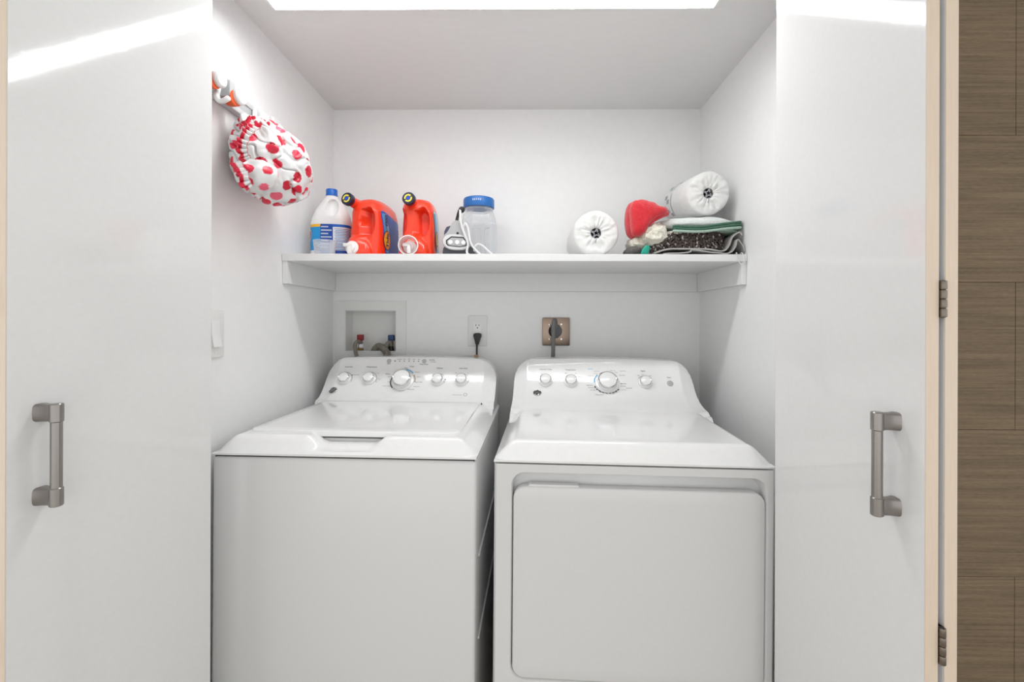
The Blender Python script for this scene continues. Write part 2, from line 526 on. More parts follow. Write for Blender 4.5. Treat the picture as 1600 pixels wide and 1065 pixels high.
# wallpaper panels laid in a running bond
yp = YF0 - 0.004
rows_z = [atY(1550, y, yp).z for y in (671, 441)]
ph = rows_z[1] - rows_z[0]
xs_seam = atY(1586.5, 560, yp).x
pw = 0.72
z = rows_z[0]
zr = rows_z[0] - math.ceil(rows_z[0] / ph) * ph
k = 0
r0 = round((rows_z[0] - zr) / ph)
while zr < 2.5:
    odd = ((k - r0) % 2) != 0
    x = xs_seam + (pw / 2 if odd else 0) - 3 * pw
    while x < 3.0:
        a0, a1 = max(x, JR), min(x + pw, 3.0)
        c0, c1 = max(zr, 0), min(zr + ph, 2.5)
        if a1 - a0 > 0.02 and c1 - c0 > 0.02 and a0 < 1.7:
            b = B(); box(b, a0 + .0004, a1 - .0004, yp - .0, YF0, c0 + .0004, c1 - .0004, bevel=.0006, seg=1)
            obj('wallpaper_panel', b, 'wallpaper', wfo, smooth=0)
        x += pw
    zr += ph; k += 1

# ================================================================== CEILING LIGHT (real lamp of the closet)
lx0 = -0.694; lx1 = 0.515; ly0, ly1 = 1.188, 1.245; lz = 2.112
t = empty('ceiling_light', ((lx0 + lx1) / 2, (ly0 + ly1) / 2, ZC), 'long white tube light fixture mounted on the closet ceiling', 'light')
b = B(); box(b, lx0 + .01, lx1 - .01, ly0 - .001, ly1 + .001, lz + .006, ZC, bevel=.001); obj('housing', b, 'white_plastic', t)
b = B()
prof = [(ly0, lz + .0068), (ly0, lz + .0045), (ly0 + .006, lz + .0012), (ly0 + .016, lz), (ly1 - .016, lz), (ly1 - .006, lz + .0012), (ly1, lz + .0045), (ly1, lz + .0068)]
prism(b, [(lx0 + .008, y, z) for y, z in prof], (lx1 - lx0 - .016, 0, 0)); obj('diffuser', b, 'led_diffuser', t)
for xx in (lx0, lx1 - .008):
    b = B(); prism(b, [(xx, y, z) for y, z in prof], (.008, 0, 0)); obj('end_cap', b, 'white_plastic', t)

# hall downlights
for i, xx in enumerate((-0.75, 0.1, 0.95)):
    t = empty('recessed_downlight', (xx, -0.6, 2.5), 'round recessed downlight in the hall ceiling', 'light', 'hall ceiling downlights')
    b = B(); lathe(b, [(.022, 2.5), (.022, 2.494), (.042, 2.494), (.044, 2.5)], Matrix.Translation((xx, -.6, 0))); obj('trim_ring', b, 'white_plastic', t)
    b = B(); lathe(b, [(0, 2.497), (.022, 2.497), (.022, 2.4995), (0, 2.4995)], Matrix.Translation((xx, -.6, 0))); obj('lens', b, 'downlight_lens', t)

# ================================================================== FOLDING DOORS
def folding_door(name, side, pxfar, pxnear, dfar, theta, hy, hxd, label):
    """side -1 left, +1 right; inner leaf runs from the far edge at the opening to the near fold edge"""
    far = atY(pxfar, 500, dfar); far.z = 0
    rd = ray(pxnear, 500)
    u = Vector((side * math.sin(theta), -math.cos(theta), 0))      # far -> near
    # intersection with the vertical plane through the near pixel column
    k = rd.x / rd.y
    s = (k * far.y - far.x) / (u.x - k * u.y)
    near = far + u * s
    n_in = Vector((-side * math.cos(theta), -math.sin(theta), 0))  # towards opening centre
    out = -n_in
    TH = 0.0205
    z0, z1 = 0.015, 2.075
    root = empty(name, tuple(far), label, 'folding door', kind='structure')
    def slab(a, c, o0, o1, m, nm, par, bev=0.0008):
        b = B()
        mtx = Matrix((u, out, Vector((0, 0, 1)))).transposed().to_4x4(); mtx.translation = far
        box(b, a, c, o0, o1, z0, z1, bevel=bev, seg=1, mtx=mtx)
        return obj(nm, b, m, par, smooth=0)
    gap = 0.0098
    l1 = slab(0, s - .0012, 0, TH, 'door_laminate', 'door_leaf', root)
    slab(s - .0012, s, 0, TH, 'door_edge', 'edge_band', l1, 0.0003)
    l2 = slab(0.004, s - .0012, TH + gap, 2 * TH + gap, 'door_laminate', 'door_leaf', root)
    slab(s - .0012, s, TH + gap, 2 * TH + gap, 'door_edge', 'edge_band', l2, 0.0003)
    # hinges in the fold
    for (ya, yb) in hy:
        hc = near + out * (TH + gap / 2) + u * 0.002
        zt = atPlane(0 + (1471 if side > 0 else 3), ya, hc, Vector((0, 1, 0))).z
        zb = atPlane(0 + (1471 if side > 0 else 3), yb, hc, Vector((0, 1, 0))).z
        hg = empty('hinge', tuple(hc + Vector((0, 0, zb)) - far)); hg.parent = root
        L = (zt - zb) / 4
        for q in range(4):
            b = B(); lathe(b, [(0, zb + q * L + .0006), (.0042, zb + q * L + .0006), (.0046, zb + q * L + .0016), (.0046, zb + (q + 1) * L - .0016), (.0042, zb + (q + 1) * L - .0006), (0, zb + (q + 1) * L - .0006)], Matrix.Translation(hc), 16)
            obj('knuckle', b, 'hinge_steel', hg)
        b = B(); lathe(b, [(0, zb), (.0028, zb), (.0028, zt), (0, zt)], Matrix.Translation(hc), 12); obj('pin', b, 'gap_shade_pin', hg)
        b = B(); mtx = Matrix((u, out, Vector((0, 0, 1)))).transposed().to_4x4(); mtx.translation = far
        box(b, s - .03, s + .001, TH + .001, TH + .0025, zb, zt, mtx=mtx); box(b, s - .03, s + .001, TH + gap - .0025, TH + gap - .001, zb, zt, mtx=mtx)
        obj('hinge_plate', b, 'hinge_steel', hg, smooth=0)
    # bar handle
    pxc, y_top, y_bot, pxm = hxd
    # the contact point of the posts on the leaf face
    pc = atPlane(pxm, (y_top + y_bot) / 2, far, n_in)
    proj = 0.031
    bar = pc + n_in * proj
    zt = atPlane(pxc, y_top, bar, Vector((0, 1, 0))).z; zb = atPlane(pxc, y_bot, bar, Vector((0, 1, 0))).z
    hd = empty('handle', tuple(Vector((pc.x, pc.y, zb)) - far)); hd.parent = root
    b = B(); lathe(b, [(0, zb + .02), (.0078, zb + .02), (.0078, zt - .02), (0, zt - .02)], Matrix.Translation((bar.x, bar.y, 0)), 28); obj('grip_bar', b, 'satin_nickel', hd)
    for (a, c) in ((zb, zb + .0305), (zt - .0305, zt)):
        b = B(); lathe(b, [(0, a), (.0078, a), (.0092, a + .0014), (.0092, c - .0014), (.0078, c), (0, c)], Matrix.Translation((bar.x, bar.y, 0)), 28)
        # neck to the leaf, flaring at its foot
        vz = Vector((0, 0, 1)); base = Vector((bar.x, bar.y, 0))
        cs = []
        for q, (dist, hw, hh) in enumerate(((0.0, .0075, .0145), (.013, .0075, .0142), (.022, .0085, .0146), (proj, .0125, .0150))):
            cpt = base - n_in * dist + vz * ((a + c) / 2)
            ring = []
            for tt in range(16):
                x_, y_ = se(2 * PI * tt / 16, hw, hh, 4.0)
                ring.append(b.verts.new(cpt + u * x_ + vz * y_))
            cs.append(ring)
        for A_, C_ in zip(cs[:-1], cs[1:]):
            for q in range(16): b.faces.new((A_[q], A_[(q + 1) % 16], C_[(q + 1) % 16], C_[q]))
        b.faces.new(cs[0][::-1]); b.faces.new(cs[-1])
        obj('handle_post', b, 'satin_nickel', hd)
    return root
folding_door('door_1', -1, 330.5, 8.5, 1.075, math.radians(8.6), ((438, 495), (980, 1037)), (88, 630, 790, 64),
             'glossy white folding door with beige edges, standing folded beside the washing machine')
folding_door('door_2', 1, 1211.5, 1447, 1.075, math.radians(3.2), ((438, 496), (980, 1038)), (1372, 643, 805, 1399),
             'glossy white folding door with beige edges, standing folded beside the dryer')

# ================================================================== SHELF
SZ = 1.490
SYF = 1.546
sh = empty('wall_shelf', ((XL + XR) / 2, YB, 1.39), 'white painted wooden shelf across the back of the closet on wall cleats', 'shelf')
b = B(); box(b, XL + .0005, XR - .0005, SYF, YB - .0005, 1.4655, SZ, bevel=.0015, seg=1); obj('shelf_board', b, 'shelf_paint', sh)
b = B(); box(b, XL + .0185, XR - .0185, YB - .018, YB - .0005, 1.388, 1.4655, bevel=.001, seg=1); bc = obj('shelf_cleat', b, 'shelf_paint', sh)
for sx in (-1, 1):
    xw = XL if sx < 0 else XR
    a0, a1 = sorted((xw - sx * .0005, xw - sx * .018))
    b = B(); box(b, a0, a1, SYF + .004, YB - .0005, 1.388, 1.4655, bevel=.001, seg=1); obj('shelf_cleat', b, 'shelf_paint', sh)
for px, py in ((729, 436), (800, 437), (1034, 440)):
    p = atY(px, py, YB - .018)
    b = B(); lathe(b, [(0, .0), (.0035, .0), (.003, .0012), (0, .0014)], frame(p, (0, -1, 0)), 12); obj('screw_head', b, 'shelf_paint', bc)

# ================================================================== MACHINES
HW = 0.343
def smin(a, b, k):
    h = max(k - abs(a - b), 0.0) / k
    return min(a, b) - h * h * k * 0.25
class Machine:
    def __init__(s, X, Y, yaw, roll, z0, consoleprof, crease, yc0, ymax, name, label, cat, scoop=False, top=.159, plateau=.046):
        s.z0, s.prof, s.yc0, s.ymax, s.scoop, s.top, s.pl = z0, consoleprof, yc0, ymax, scoop, top, plateau
        s.fk = 1.5
        s.root = empty(name, (X, Y, 0), label, cat, rot=(0, roll, -yaw))
        s.M = world_of(s.root); s.Mi = s.M.inverted()
    def h(s, x, y):
        ax = abs(x)
        df, ds = y * s.fk, HW - ax
        Rc = 0.055
        if df < Rc and ds < Rc: d = Rc - math.hypot(Rc - df, Rc - ds)
        else: d = min(df, ds)
        d = max(d, 0.0)
        u = d / 0.044
        hh = 0.004 + s.pl * max(0.0, smin(u, 1.0, 0.30))
        # gentle crown
        hh += 0.0015 * (1 - (x / HW) ** 2)
        if s.scoop:
            mx = 1 - sstep(0.058, 0.112, ax)
            my = sstep(-0.004, 0.010, y) * (1 - sstep(0.080, 0.083, y))
            fl = 0.011 + 0.012 * sstep(.004, .05, y)
            if mx * my > 0: hh = hh + (min(hh, fl) - hh) * mx * my
        # console
        wc = HW - 0.008
        if y > s.yc0 - .03:
            ye = y - 0.55 * max(0.0, ax - 0.285) ** 1.0
            c = interp(s.prof, ye) + s.pl + .004
            r = 0.075
            lim = s.top + s.pl + .004 - .010 * (x / HW) ** 2
            if ax > wc - r:
                q = min(1.0, (ax - (wc - r)) / r); lim -= r * (1 - math.sqrt(max(0.0, 1 - q * q)))
            c = smin(c, lim, .008)
            if ax <= wc: hh = max(hh, c) if c - hh > .0 else hh
        return s.z0 + hh
    def hit(s, px, py):
        o = s.Mi @ CAMP; d = (s.Mi.to_3x3() @ ray(px, py)).normalized()
        t = 0.7
        while t < 2.6:
            p = o + d * t
            if abs(p.x) <= HW and 0 <= p.y <= s.ymax and p.z < s.h(p.x, p.y):
                lo, hi = t - .004, t
                for _ in range(20):
                    md = (lo + hi) / 2; p = o + d * md
                    if p.z < s.h(p.x, p.y): hi = md
                    else: lo = md
                break
            t += .004
        e = .004
        n = Vector((-(s.h(p.x + e, p.y) - s.h(p.x - e, p.y)) / (2 * e), -(s.h(p.x, p.y + e) - s.h(p.x, p.y - e)) / (2 * e), 1)).normalized()
        return p, n
    def plane(s, px, py, axis, val):
        o = s.Mi @ CAMP; d = s.Mi.to_3x3() @ ray(px, py)
        return o + d * ((val - o[axis]) / d[axis])
    def field(s, name, ys, m):
        xs = sorted(set([-HW, HW] + [sg * v for sg in (-1, 1) for v in
             [HW - .0078, HW - .0082] + [HW - .002 * k for k in range(1, 13)] + [HW - .026 - .004 * k for k in range(0, 16)] + [.03 * k for k in range(0, 9)] + [.05 + .004 * k for k in range(0, 18)]]))
        b = B()
        V = [[b.verts.new((x, y, s.h(x, y))) for x in xs] for y in ys]
        for j in range(len(ys) - 1):
            for i in range(len(xs) - 1):
                b.faces.new((V[j][i], V[j][i + 1], V[j + 1][i + 1], V[j + 1][i]))
        # skirt
        loop = V[0][:] + [r[-1] for r in V[1:]] + V[-1][-2::-1] + [r[0] for r in V[-2:0:-1]]
        low = [b.verts.new((v.co.x, v.co.y, s.z0)) for v in loop]
        n = len(loop)
        for k in range(n): b.faces.new((loop[k], low[k], low[(k + 1) % n], loop[(k + 1) % n]))
        b.faces.new(low)
        return obj(name, b, m, s.root, smooth=28, local=True)
    def fr(s, px, py, lift=0.0):
        p, n = s.hit(px, py)
        up = Vector((0, 1, 0)) - n * n.y
        up.normalize(); xx = up.cross(n)
        mtx = Matrix((xx, up, n)).transposed().to_4x4(); mtx.translation = p + n * lift
        return mtx
    def pxm(s, px, py):       # metres per pixel there
        p, n = s.hit(px, py); w = s.M @ p
        return w.y / F
    def drape(s, bm_, lift=.0011):
        for v in bm_.verts: v.co.z = s.h(v.co.x, v.co.y) + lift
        return bm_
    def text(s, body, px, py, hpx, m='print_dark', bold=0.0):
        k = s.pxm(px, py)
        return obj('lettering', s.drape(text_bm(body, hpx * k, s.fr(px, py), bold)), m, s.root, smooth=0, local=True)
    def knob(s, px, py, rad, hgt, ang=0.0, big=False):
        mt = s.fr(px, py)
        kb = empty('knob'); kb.parent = s.root; kb.matrix_local = mt
        kb.location = mt.translation; kb.rotation_euler = mt.to_euler()
        rs = rad
        b = B(); lathe(b, [(0, 0), (rs, 0), (rs, .0035), (rs * .97, .006), (rs * .80, .007), (rs * .78, hgt * .8), (rs * .76, hgt * .82), (0, hgt * .82)], None, 40)
        obj('knob_body', b, 'knob_white', kb, local=True)
        b = B(); lathe(b, [(rs * .79, hgt * .74), (rs * .81, hgt * .78), (rs * .81, hgt * .95), (rs * .76, hgt * .99), (rs * .70, hgt * .96), (rs * .70, hgt * .74)], None, 40)
        obj('chrome_ring', b, 'chrome', kb, local=True)
        b = B(); lathe(b, [(0, hgt * .8), (rs * .72, hgt * .8), (rs * .72, hgt * .97), (rs * .64, hgt * 1.03), (0, hgt * 1.05)], None, 40)
        obj('knob_cap', b, 'knob_white', kb, local=True)
        return kb
    def arc(s, px, py, r0, r1, a0, a1, m, name='dial_marking', lift=.0007):
        mt = s.fr(px, py, lift); n = max(3, int(abs(a1 - a0) / .12)); b = B()
        A = [b.verts.new(mt @ Vector((r0 * math.cos(a0 + (a1 - a0) * k / n), r0 * math.sin(a0 + (a1 - a0) * k / n), 0))) for k in range(n + 1)]
        C = [b.verts.new(mt @ Vector((r1 * math.cos(a0 + (a1 - a0) * k / n), r1 * math.sin(a0 + (a1 - a0) * k / n), 0))) for k in range(n + 1)]
        for k in range(n): b.faces.new((A[k], A[k + 1], C[k + 1], C[k]))
        s.drape(b)
        return obj(name, b, m, s.root, smooth=0, local=True)
    def button(s, px, py, r, m='button_gray'):
        b = B(); lathe(b, [(0, -.002), (r, -.002), (r, .0022), (r * .85, .0032), (0, .0034)], s.fr(px, py), 24)
        return obj('button', b, m, s.root, local=True)
    def badge(s, px, py, r):
        mt = s.fr(px, py)
        bd = empty('badge'); bd.parent = s.root; bd.location = mt.translation; bd.rotation_euler = mt.to_euler()
        b = B(); lathe(b, [(0, 0), (r, 0), (r, .003), (r * .9, .0042), (r * .84, .0034), (0, .0034)], None, 32); obj('badge_disc', b, 'chrome', bd, local=True)
        b = B(); lathe(b, [(0, .0034), (r * .84, .0034), (r * .8, .0040), (0, .0042)], None, 32); obj('badge_face', b, 'chrome_dark', bd, local=True)
        # interlaced script monogram with four curls round it
        b = text_bm('GE', r * .62, Matrix.Translation((0, 0, .0046)), .03); obj('monogram', b, 'chrome', bd, smooth=0, local=True)
        b = B()
        for q in range(4):
            a = PI / 4 + q * PI / 2
            pts = [Vector((r * .72 * math.cos(a + w), r * .72 * math.sin(a + w), .0046)) for w in (-.5, -.25, 0, .25)] + [Vector((r * .5 * math.cos(a + .3), r * .5 * math.sin(a + .3), .0046))]
            tube(b, pts, r * .05, 6, 4)
        obj('curl', b, 'chrome', bd, local=True)
    def body(s, depth, front=0.0):
        b = B(); box(b, -HW + .001, HW - .001, front, depth, .028, s.z0 - .004, bevel=.010, seg=3)
        o = obj('cabinet', b, 'enamel', s.root, local=True)
        b = B(); box(b, -HW + .006, HW - .006, front + .006, depth - .006, s.z0 - .02, s.z0 + .002); obj('seam_shade', b, 'gap_shade_pin', s.root, smooth=0, local=True)  # dark filler standing in for the shadow line below the top
        for x in (-.28, .28):
            for y in (.06, depth - .06):
                b = B(); lathe(b, [(0, 0), (.022, 0), (.022, .012), (.009, .014), (.009, .03), (0, .03)], Matrix.Translation((x, y, 0)), 16); obj('foot', b, 'black_rubber', s.root, local=True)
        return o

# ------------------------------------------------------------------ washing machine
wprof = [(.495, -.02), (.505, 0), (.52, .003), (.535, .010), (.55, .021), (.565, .0355), (.58, .0535), (.59, .066), (.60, .0795), (.61, .094), (.62, .1095), (.632, .1295), (.645, .155), (.654, .162), (.68, .166), (.70, .166)]
W = Machine(-.46898, 1.15485, .0266, .0047, .9146, wprof, .632, .505, .70, 'washing_machine',
            'white top loading washing machine with a lid and five console knobs', 'washing machine', scoop=True, top=.159, plateau=.042)
W.body(.66)
ysd = [0, .0015, .003, .006, .009, .012, .015, .018, .021, .024, .028, .032, .036, .04, .044, .048, .053, .06, .066, .072, .079, .0815, .0845, .09, .12, .16, .2, .25, .3, .35, .4, .45, .475, .505]
W.field('top_cover', ysd, 'gloss_plastic')
ysc = [.505, .51, .515, .52, .525, .53, .535, .54, .545, .55, .555, .56, .565, .57, .58, .59, .60, .61, .62, .63, .634, .638, .642, .646, .65, .654, .658, .662, .666, .67, .675, .68, .70]
W.field('console', ysc, 'gloss_plastic')
# lid
lid_z = W.z0 + .042 + .004 + .0025
lo = []
for (x, y) in rrect(-.288, .288, .060, .512, .03, 6): lo.append((x, y))
b = B()
lower = [b.verts.new((x, y, lid_z - .012)) for x, y in lo]
mid = [b.verts.new((x, y, lid_z + .0005)) for x, y in lo]
def inset(x, y, d): return (x - math.copysign(min(d, abs(x)), x), .295 + (y - .295) * (1 - d / .2))
rows = [lower, mid]
for d, dz in ((.0012, .0022), (.0035, .003), (.03, .0036), (.12, .0042)):
    rows.append([b.verts.new((*inset(x, y, d), lid_z + dz)) for x, y in lo])
for A, C in zip(rows[:-1], rows[1:]):
    for k in range(len(lo)): b.faces.new((A[k], A[(k + 1) % len(lo)], C[(k + 1) % len(lo)], C[k]))
b.faces.new(rows[-1]); b.faces.new(lower[::-1])
LID = obj('lid', b, 'gloss_plastic', W.root, local=True, smooth=50)
b = B(); box(b, -.085, .085, .066, .068, W.z0 + .018, lid_z - .0125); obj('handle_recess', b, 'recess_gray', LID, smooth=0, local=True)
b = B(); box(b, -.088, .088, .0635, .0655, lid_z - .0165, lid_z - .0121); obj('lid_gap_shade', b, 'gap_shade_pin', LID, smooth=0, local=True)  # dark strip paints the shade under the lid's front edge
b = B(); box(b, .2905, .2955, .499, .504, lid_z - .004, lid_z + .0025, bevel=.001, seg=1); obj('lid_bumper', b, 'black_rubber', W.root, local=True)
# pressed ribs of the right side panel
for pya, pyb in ((868, 780), (985, 880)):
    p0 = W.plane(749, pya, 0, HW - .001); p1 = W.plane(768, pyb, 0, HW - .001)
    zz = (p0.z + p1.z) / 2
    b = B(); box(b, HW - .003, HW + .003, .06, .60, zz - .004, zz + .004, bevel=.002); obj('pressed_rib', b, 'enamel', W.root, local=True)
# knobs, buttons, printing
for px, py in ((539, 592), (577.5, 592), (684, 594), (721, 594)): W.knob(px, py, .0255, .021)
for q, px, py in ((0, 539, 592), (1, 577.5, 592), (2, 684, 594), (3, 721, 594)):
    W.arc(px, py, .0275, .0288, -.4, 2.2, 'print_gray')
W.knob(629.5, 595, .043, .032)
W.arc(629.5, 595, .0450, .0495, 2.5, 3.9, 'print_dark'); W.arc(629.5, 595, .0450, .0495, .75, 1.5, 'print_blue'); W.arc(629.5, 595, .0450, .0485, -.1, .6, 'print_brown')
W.badge(520.5, 610, .0155)
W.button(608, 563.8, .0088); W.button(663, 564.2, .0088)
for s_, x, y, h, m in (('Load Size', 545, 573.2, 2.3, 'print_dark'), ('Temperature', 581, 573.4, 2.3, 'print_dark'), ('Cycles', 643.5, 572.6, 2.0, 'print_dark'),
        ('Options', 687, 575.2, 2.2, 'print_dark'), ('Auto Soak', 724, 575.6, 2.2, 'print_dark'), ('Start', 607.5, 568.4, 2.0, 'print_dark'), ('Deep Rinse', 662.5, 569.2, 2.0, 'print_dark'),
        ('On', 617, 563.6, 1.4, 'print_dark'), ('Sense/Fill', 624, 561.4, 1.4, 'print_dark'), ('Soak', 632, 561.3, 1.4, 'print_dark'), ('Wash', 639, 561.3, 1.4, 'print_dark'), ('Rinse', 647, 561.4, 1.4, 'print_dark'), ('Spin', 654.5, 561.6, 1.4, 'print_dark'),
        ('2nd Rinse', 675, 562.6, 1.6, 'print_dark'), ('Lid Lock', 676.5, 565.4, 1.6, 'print_dark'),
        ('Whites', 606, 584.5, 1.8, 'print_dark'), ('Normal', 609, 588.6, 1.5, 'print_gray'), ('Heavy', 608.5, 596.8, 1.5, 'print_dark'), ('Power Cleanse', 604.5, 603.2, 1.5, 'print_gray'),
        ('Rinse', 616.5, 608, 1.5, 'print_gray'), ('Spin Only', 627, 610.4, 1.5, 'print_dark'), ('Drain & Spin', 642, 608.4, 1.5, 'print_dark'), ('Bulky Items', 651, 604, 1.5, 'print_gray'), ('Speed Wash', 654.5, 597.2, 1.6, 'print_dark'),
        ('Casuals', 654, 589, 1.5, 'print_gray'), ('Delicates', 652, 581.6, 1.5, 'print_brown'), ('Colors', 634.5, 575, 1.5, 'print_gray'),
        ('Precise Fill', 556.5, 585.6, 1.5, 'print_gray'), ('Fabric Softener', 703, 593.2, 1.3, 'print_gray'), ('On', 731, 583.2, 1.3, 'print_gray'), ('Off', 712.5, 583, 1.3, 'print_gray'),
        ('Cold', 590.5, 583.2, 1.3, 'print_gray'), ('Warm', 592.5, 592.3, 1.3, 'print_gray'), ('Hot', 588, 597, 1.3, 'print_gray'), ('5 year warranty', 714, 617, 1.7, 'print_gray')):
    W.text(s_, x, y, h, m, .012)
for x, y in ((617.5, 563.9), (624.5, 563.8), (632, 563.8), (639.3, 563.8), (646.7, 564), (654, 564.1), (550.6, 585.7), (645.7, 596.3), (696, 592.2)):
    W.arc(x, y, 0, .0021, 0, 2 * PI, 'print_dark', 'indicator_dot')
W.arc(727, 616.4, .0055, .0070, 0, 2 * PI, 'print_gray', 'warranty_seal')

# ------------------------------------------------------------------ dryer
dprof = [(.395, -.01), (.41, .0), (.44, .003), (.47, .009), (.50, .019), (.52, .0285), (.54, .0415), (.555, .0545), (.57, .0715), (.58, .0845), (.59, .0985), (.60, .1130), (.61, .1285), (.62, .1450), (.63, .160), (.64, .168), (.655, .171), (.70, .172)]
D = Machine(.2605, 1.122, .045, .005, .909, dprof, .64, .41, .70, 'clothes_dryer',
            'white front loading clothes dryer with a square door and four console knobs', 'dryer', top=.163, plateau=.044)
D.body(.69, front=.034)
D.field('top_cover', [0, .0015, .003, .006, .009, .012, .015, .018, .021, .025, .03, .035, .04, .045, .05, .055, .06, .075, .1, .15, .2, .25, .3, .35, .38, .405], 'gloss_plastic')
D.field('console', [.405, .41, .42, .43, .44, .45, .46, .47, .48, .49, .50, .51, .52, .53, .54, .55, .56, .57, .58, .59, .60, .61, .62, .63, .635, .64, .645, .65, .655, .66, .665, .67, .675, .68, .70], 'gloss_plastic')
# front panel with the door well
pl = D.plane(797.5, 900, 1, 0).x; pr = D.plane(1198.5, 900, 1, 0).x
pt = (D.plane(850, 738.5, 1, 0).z + D.plane(1150, 746, 1, 0).z) / 2
dl = D.plane(801, 900, 1, .0).x; dr = D.plane(1195.5, 900, 1, .0).x
dt = (D.plane(850, 759, 1, 0).z + D.plane(1150, 771, 1, 0).z) / 2
db = D.plane(1000, 1069, 1, 0).z
pb = db - .004
ztop = D.z0 - .004
inner = rrect(pl, pr, pb, pt, .034, 8)
b = B()
ccx, ccz = (pl + pr) / 2, (pb + pt) / 2
x0, x1, z0, z1 = -HW + .001, HW - .001, .028, ztop
outer = []
for (x, zz) in inner:
    dx, dz = x - ccx, zz - ccz
    ts = []
    if dx > 0: ts.append((x1 - ccx) / dx)
    if dx < 0: ts.append((x0 - ccx) / dx)
    if dz > 0: ts.append((z1 - ccz) / dz)
    if dz < 0: ts.append((z0 - ccz) / dz)
    tt = min(ts); outer.append([ccx + dx * tt, ccz + dz * tt])
for (qx, qz) in ((x0, z0), (x0, z1), (x1, z0), (x1, z1)):       # snap the nearest outline point to each corner
    kk = min(range(len(outer)), key=lambda i: (outer[i][0] - qx) ** 2 + (outer[i][1] - qz) ** 2)
    outer[kk] = [qx, qz]
n = len(inner)
Ro = [b.verts.new((x, .008, zz)) for x, zz in outer]
Rob = [b.verts.new((x, .034, zz)) for x, zz in outer]
def toward(p, d):
    return (p[0] - d * (1 if p[0] > ccx else -1) if abs(abs(p[0]) - (HW - .001)) < 1e-4 else p[0], p[1])
Rf = [b.verts.new((max(x0 + .006, min(x1 - .006, x)), 0.0, max(z0, min(z1, zz)))) for x, zz in outer]
Ri = [b.verts.new((x, 0.0, zz)) for x, zz in inner]
cxm, czm = ccx, ccz
Ri2 = [b.verts.new((cxm + (x - cxm) * .992, .004, czm + (zz - czm) * .992)) for x, zz in inner]
Ri3 = [b.verts.new((cxm + (x - cxm) * .985, .034, czm + (zz - czm) * .97)) for x, zz in inner]
for A, C in ((Rob, Ro), (Ro, Rf), (Rf, Ri), (Ri, Ri2), (Ri2, Ri3)):
    for k in range(n): b.faces.new((A[k], A[(k + 1) % n], C[(k + 1) % n], C[k]))
obj('front_panel', b, 'enamel', D.root, local=True, smooth=40)
dlo = rrect(dl, dr, db, dt, .030, 8)
b = B()
def dring(f_in, y):
    return [b.verts.new((x - math.copysign(f_in, x - (dl + dr) / 2), y, zz - math.copysign(f_in, zz - (db + dt) / 2))) for x, zz in dlo]
rows = [dring(.004, .033), dring(0, .026), dring(0, .004), dring(.0012, .0012), dring(.004, 0.0), dring(.03, -.0012), dring(.12, -.002)]
for A, C in zip(rows[:-1], rows[1:]):
    for k in range(len(dlo)): b.faces.new((A[k], A[(k + 1) % len(dlo)], C[(k + 1) % len(dlo)], C[k]))
b.faces.new(rows[0][::-1]); b.faces.new(rows[-1])
DO = obj('dryer_door', b, 'enamel', D.root, local=True, smooth=50)
ha = D.plane(823, 757, 1, .006).x; hb = D.plane(907, 760, 1, .006).x
b = B(); prism(b, [(ha, .004, dt - .002), (ha + .008, .004, dt + .005), (hb - .006, .004, dt + .0045), (hb, .004, dt - .002)], (0, .02, 0), .0015); obj('finger_grip', b, 'enamel', DO, local=True)
for px, py in ((852.5, 595), (892, 596), (1008, 598)):
    D.knob(px, py, .0255, .021)
D.knob(948.5, 599, .043, .032)
for q in range(9):
    a = 3.4 + q * .27
    D.arc(948.5, 599, .0455, .0500, a, a + .19, 'print_dark')
D.arc(948.5, 599, .0450, .0500, 2.35, 3.05, 'print_blue')
D.arc(948.5, 599, .0450, .0468, .1, 2.2, 'print_gray')
for px, py in ((852.5, 595), (892, 596), (1008, 598)): D.arc(px, py, .0275, .0288, .6, 2.5, 'print_gray')
D.badge(839.5, 614, .0155)
D.button(1047, 599, .0115)
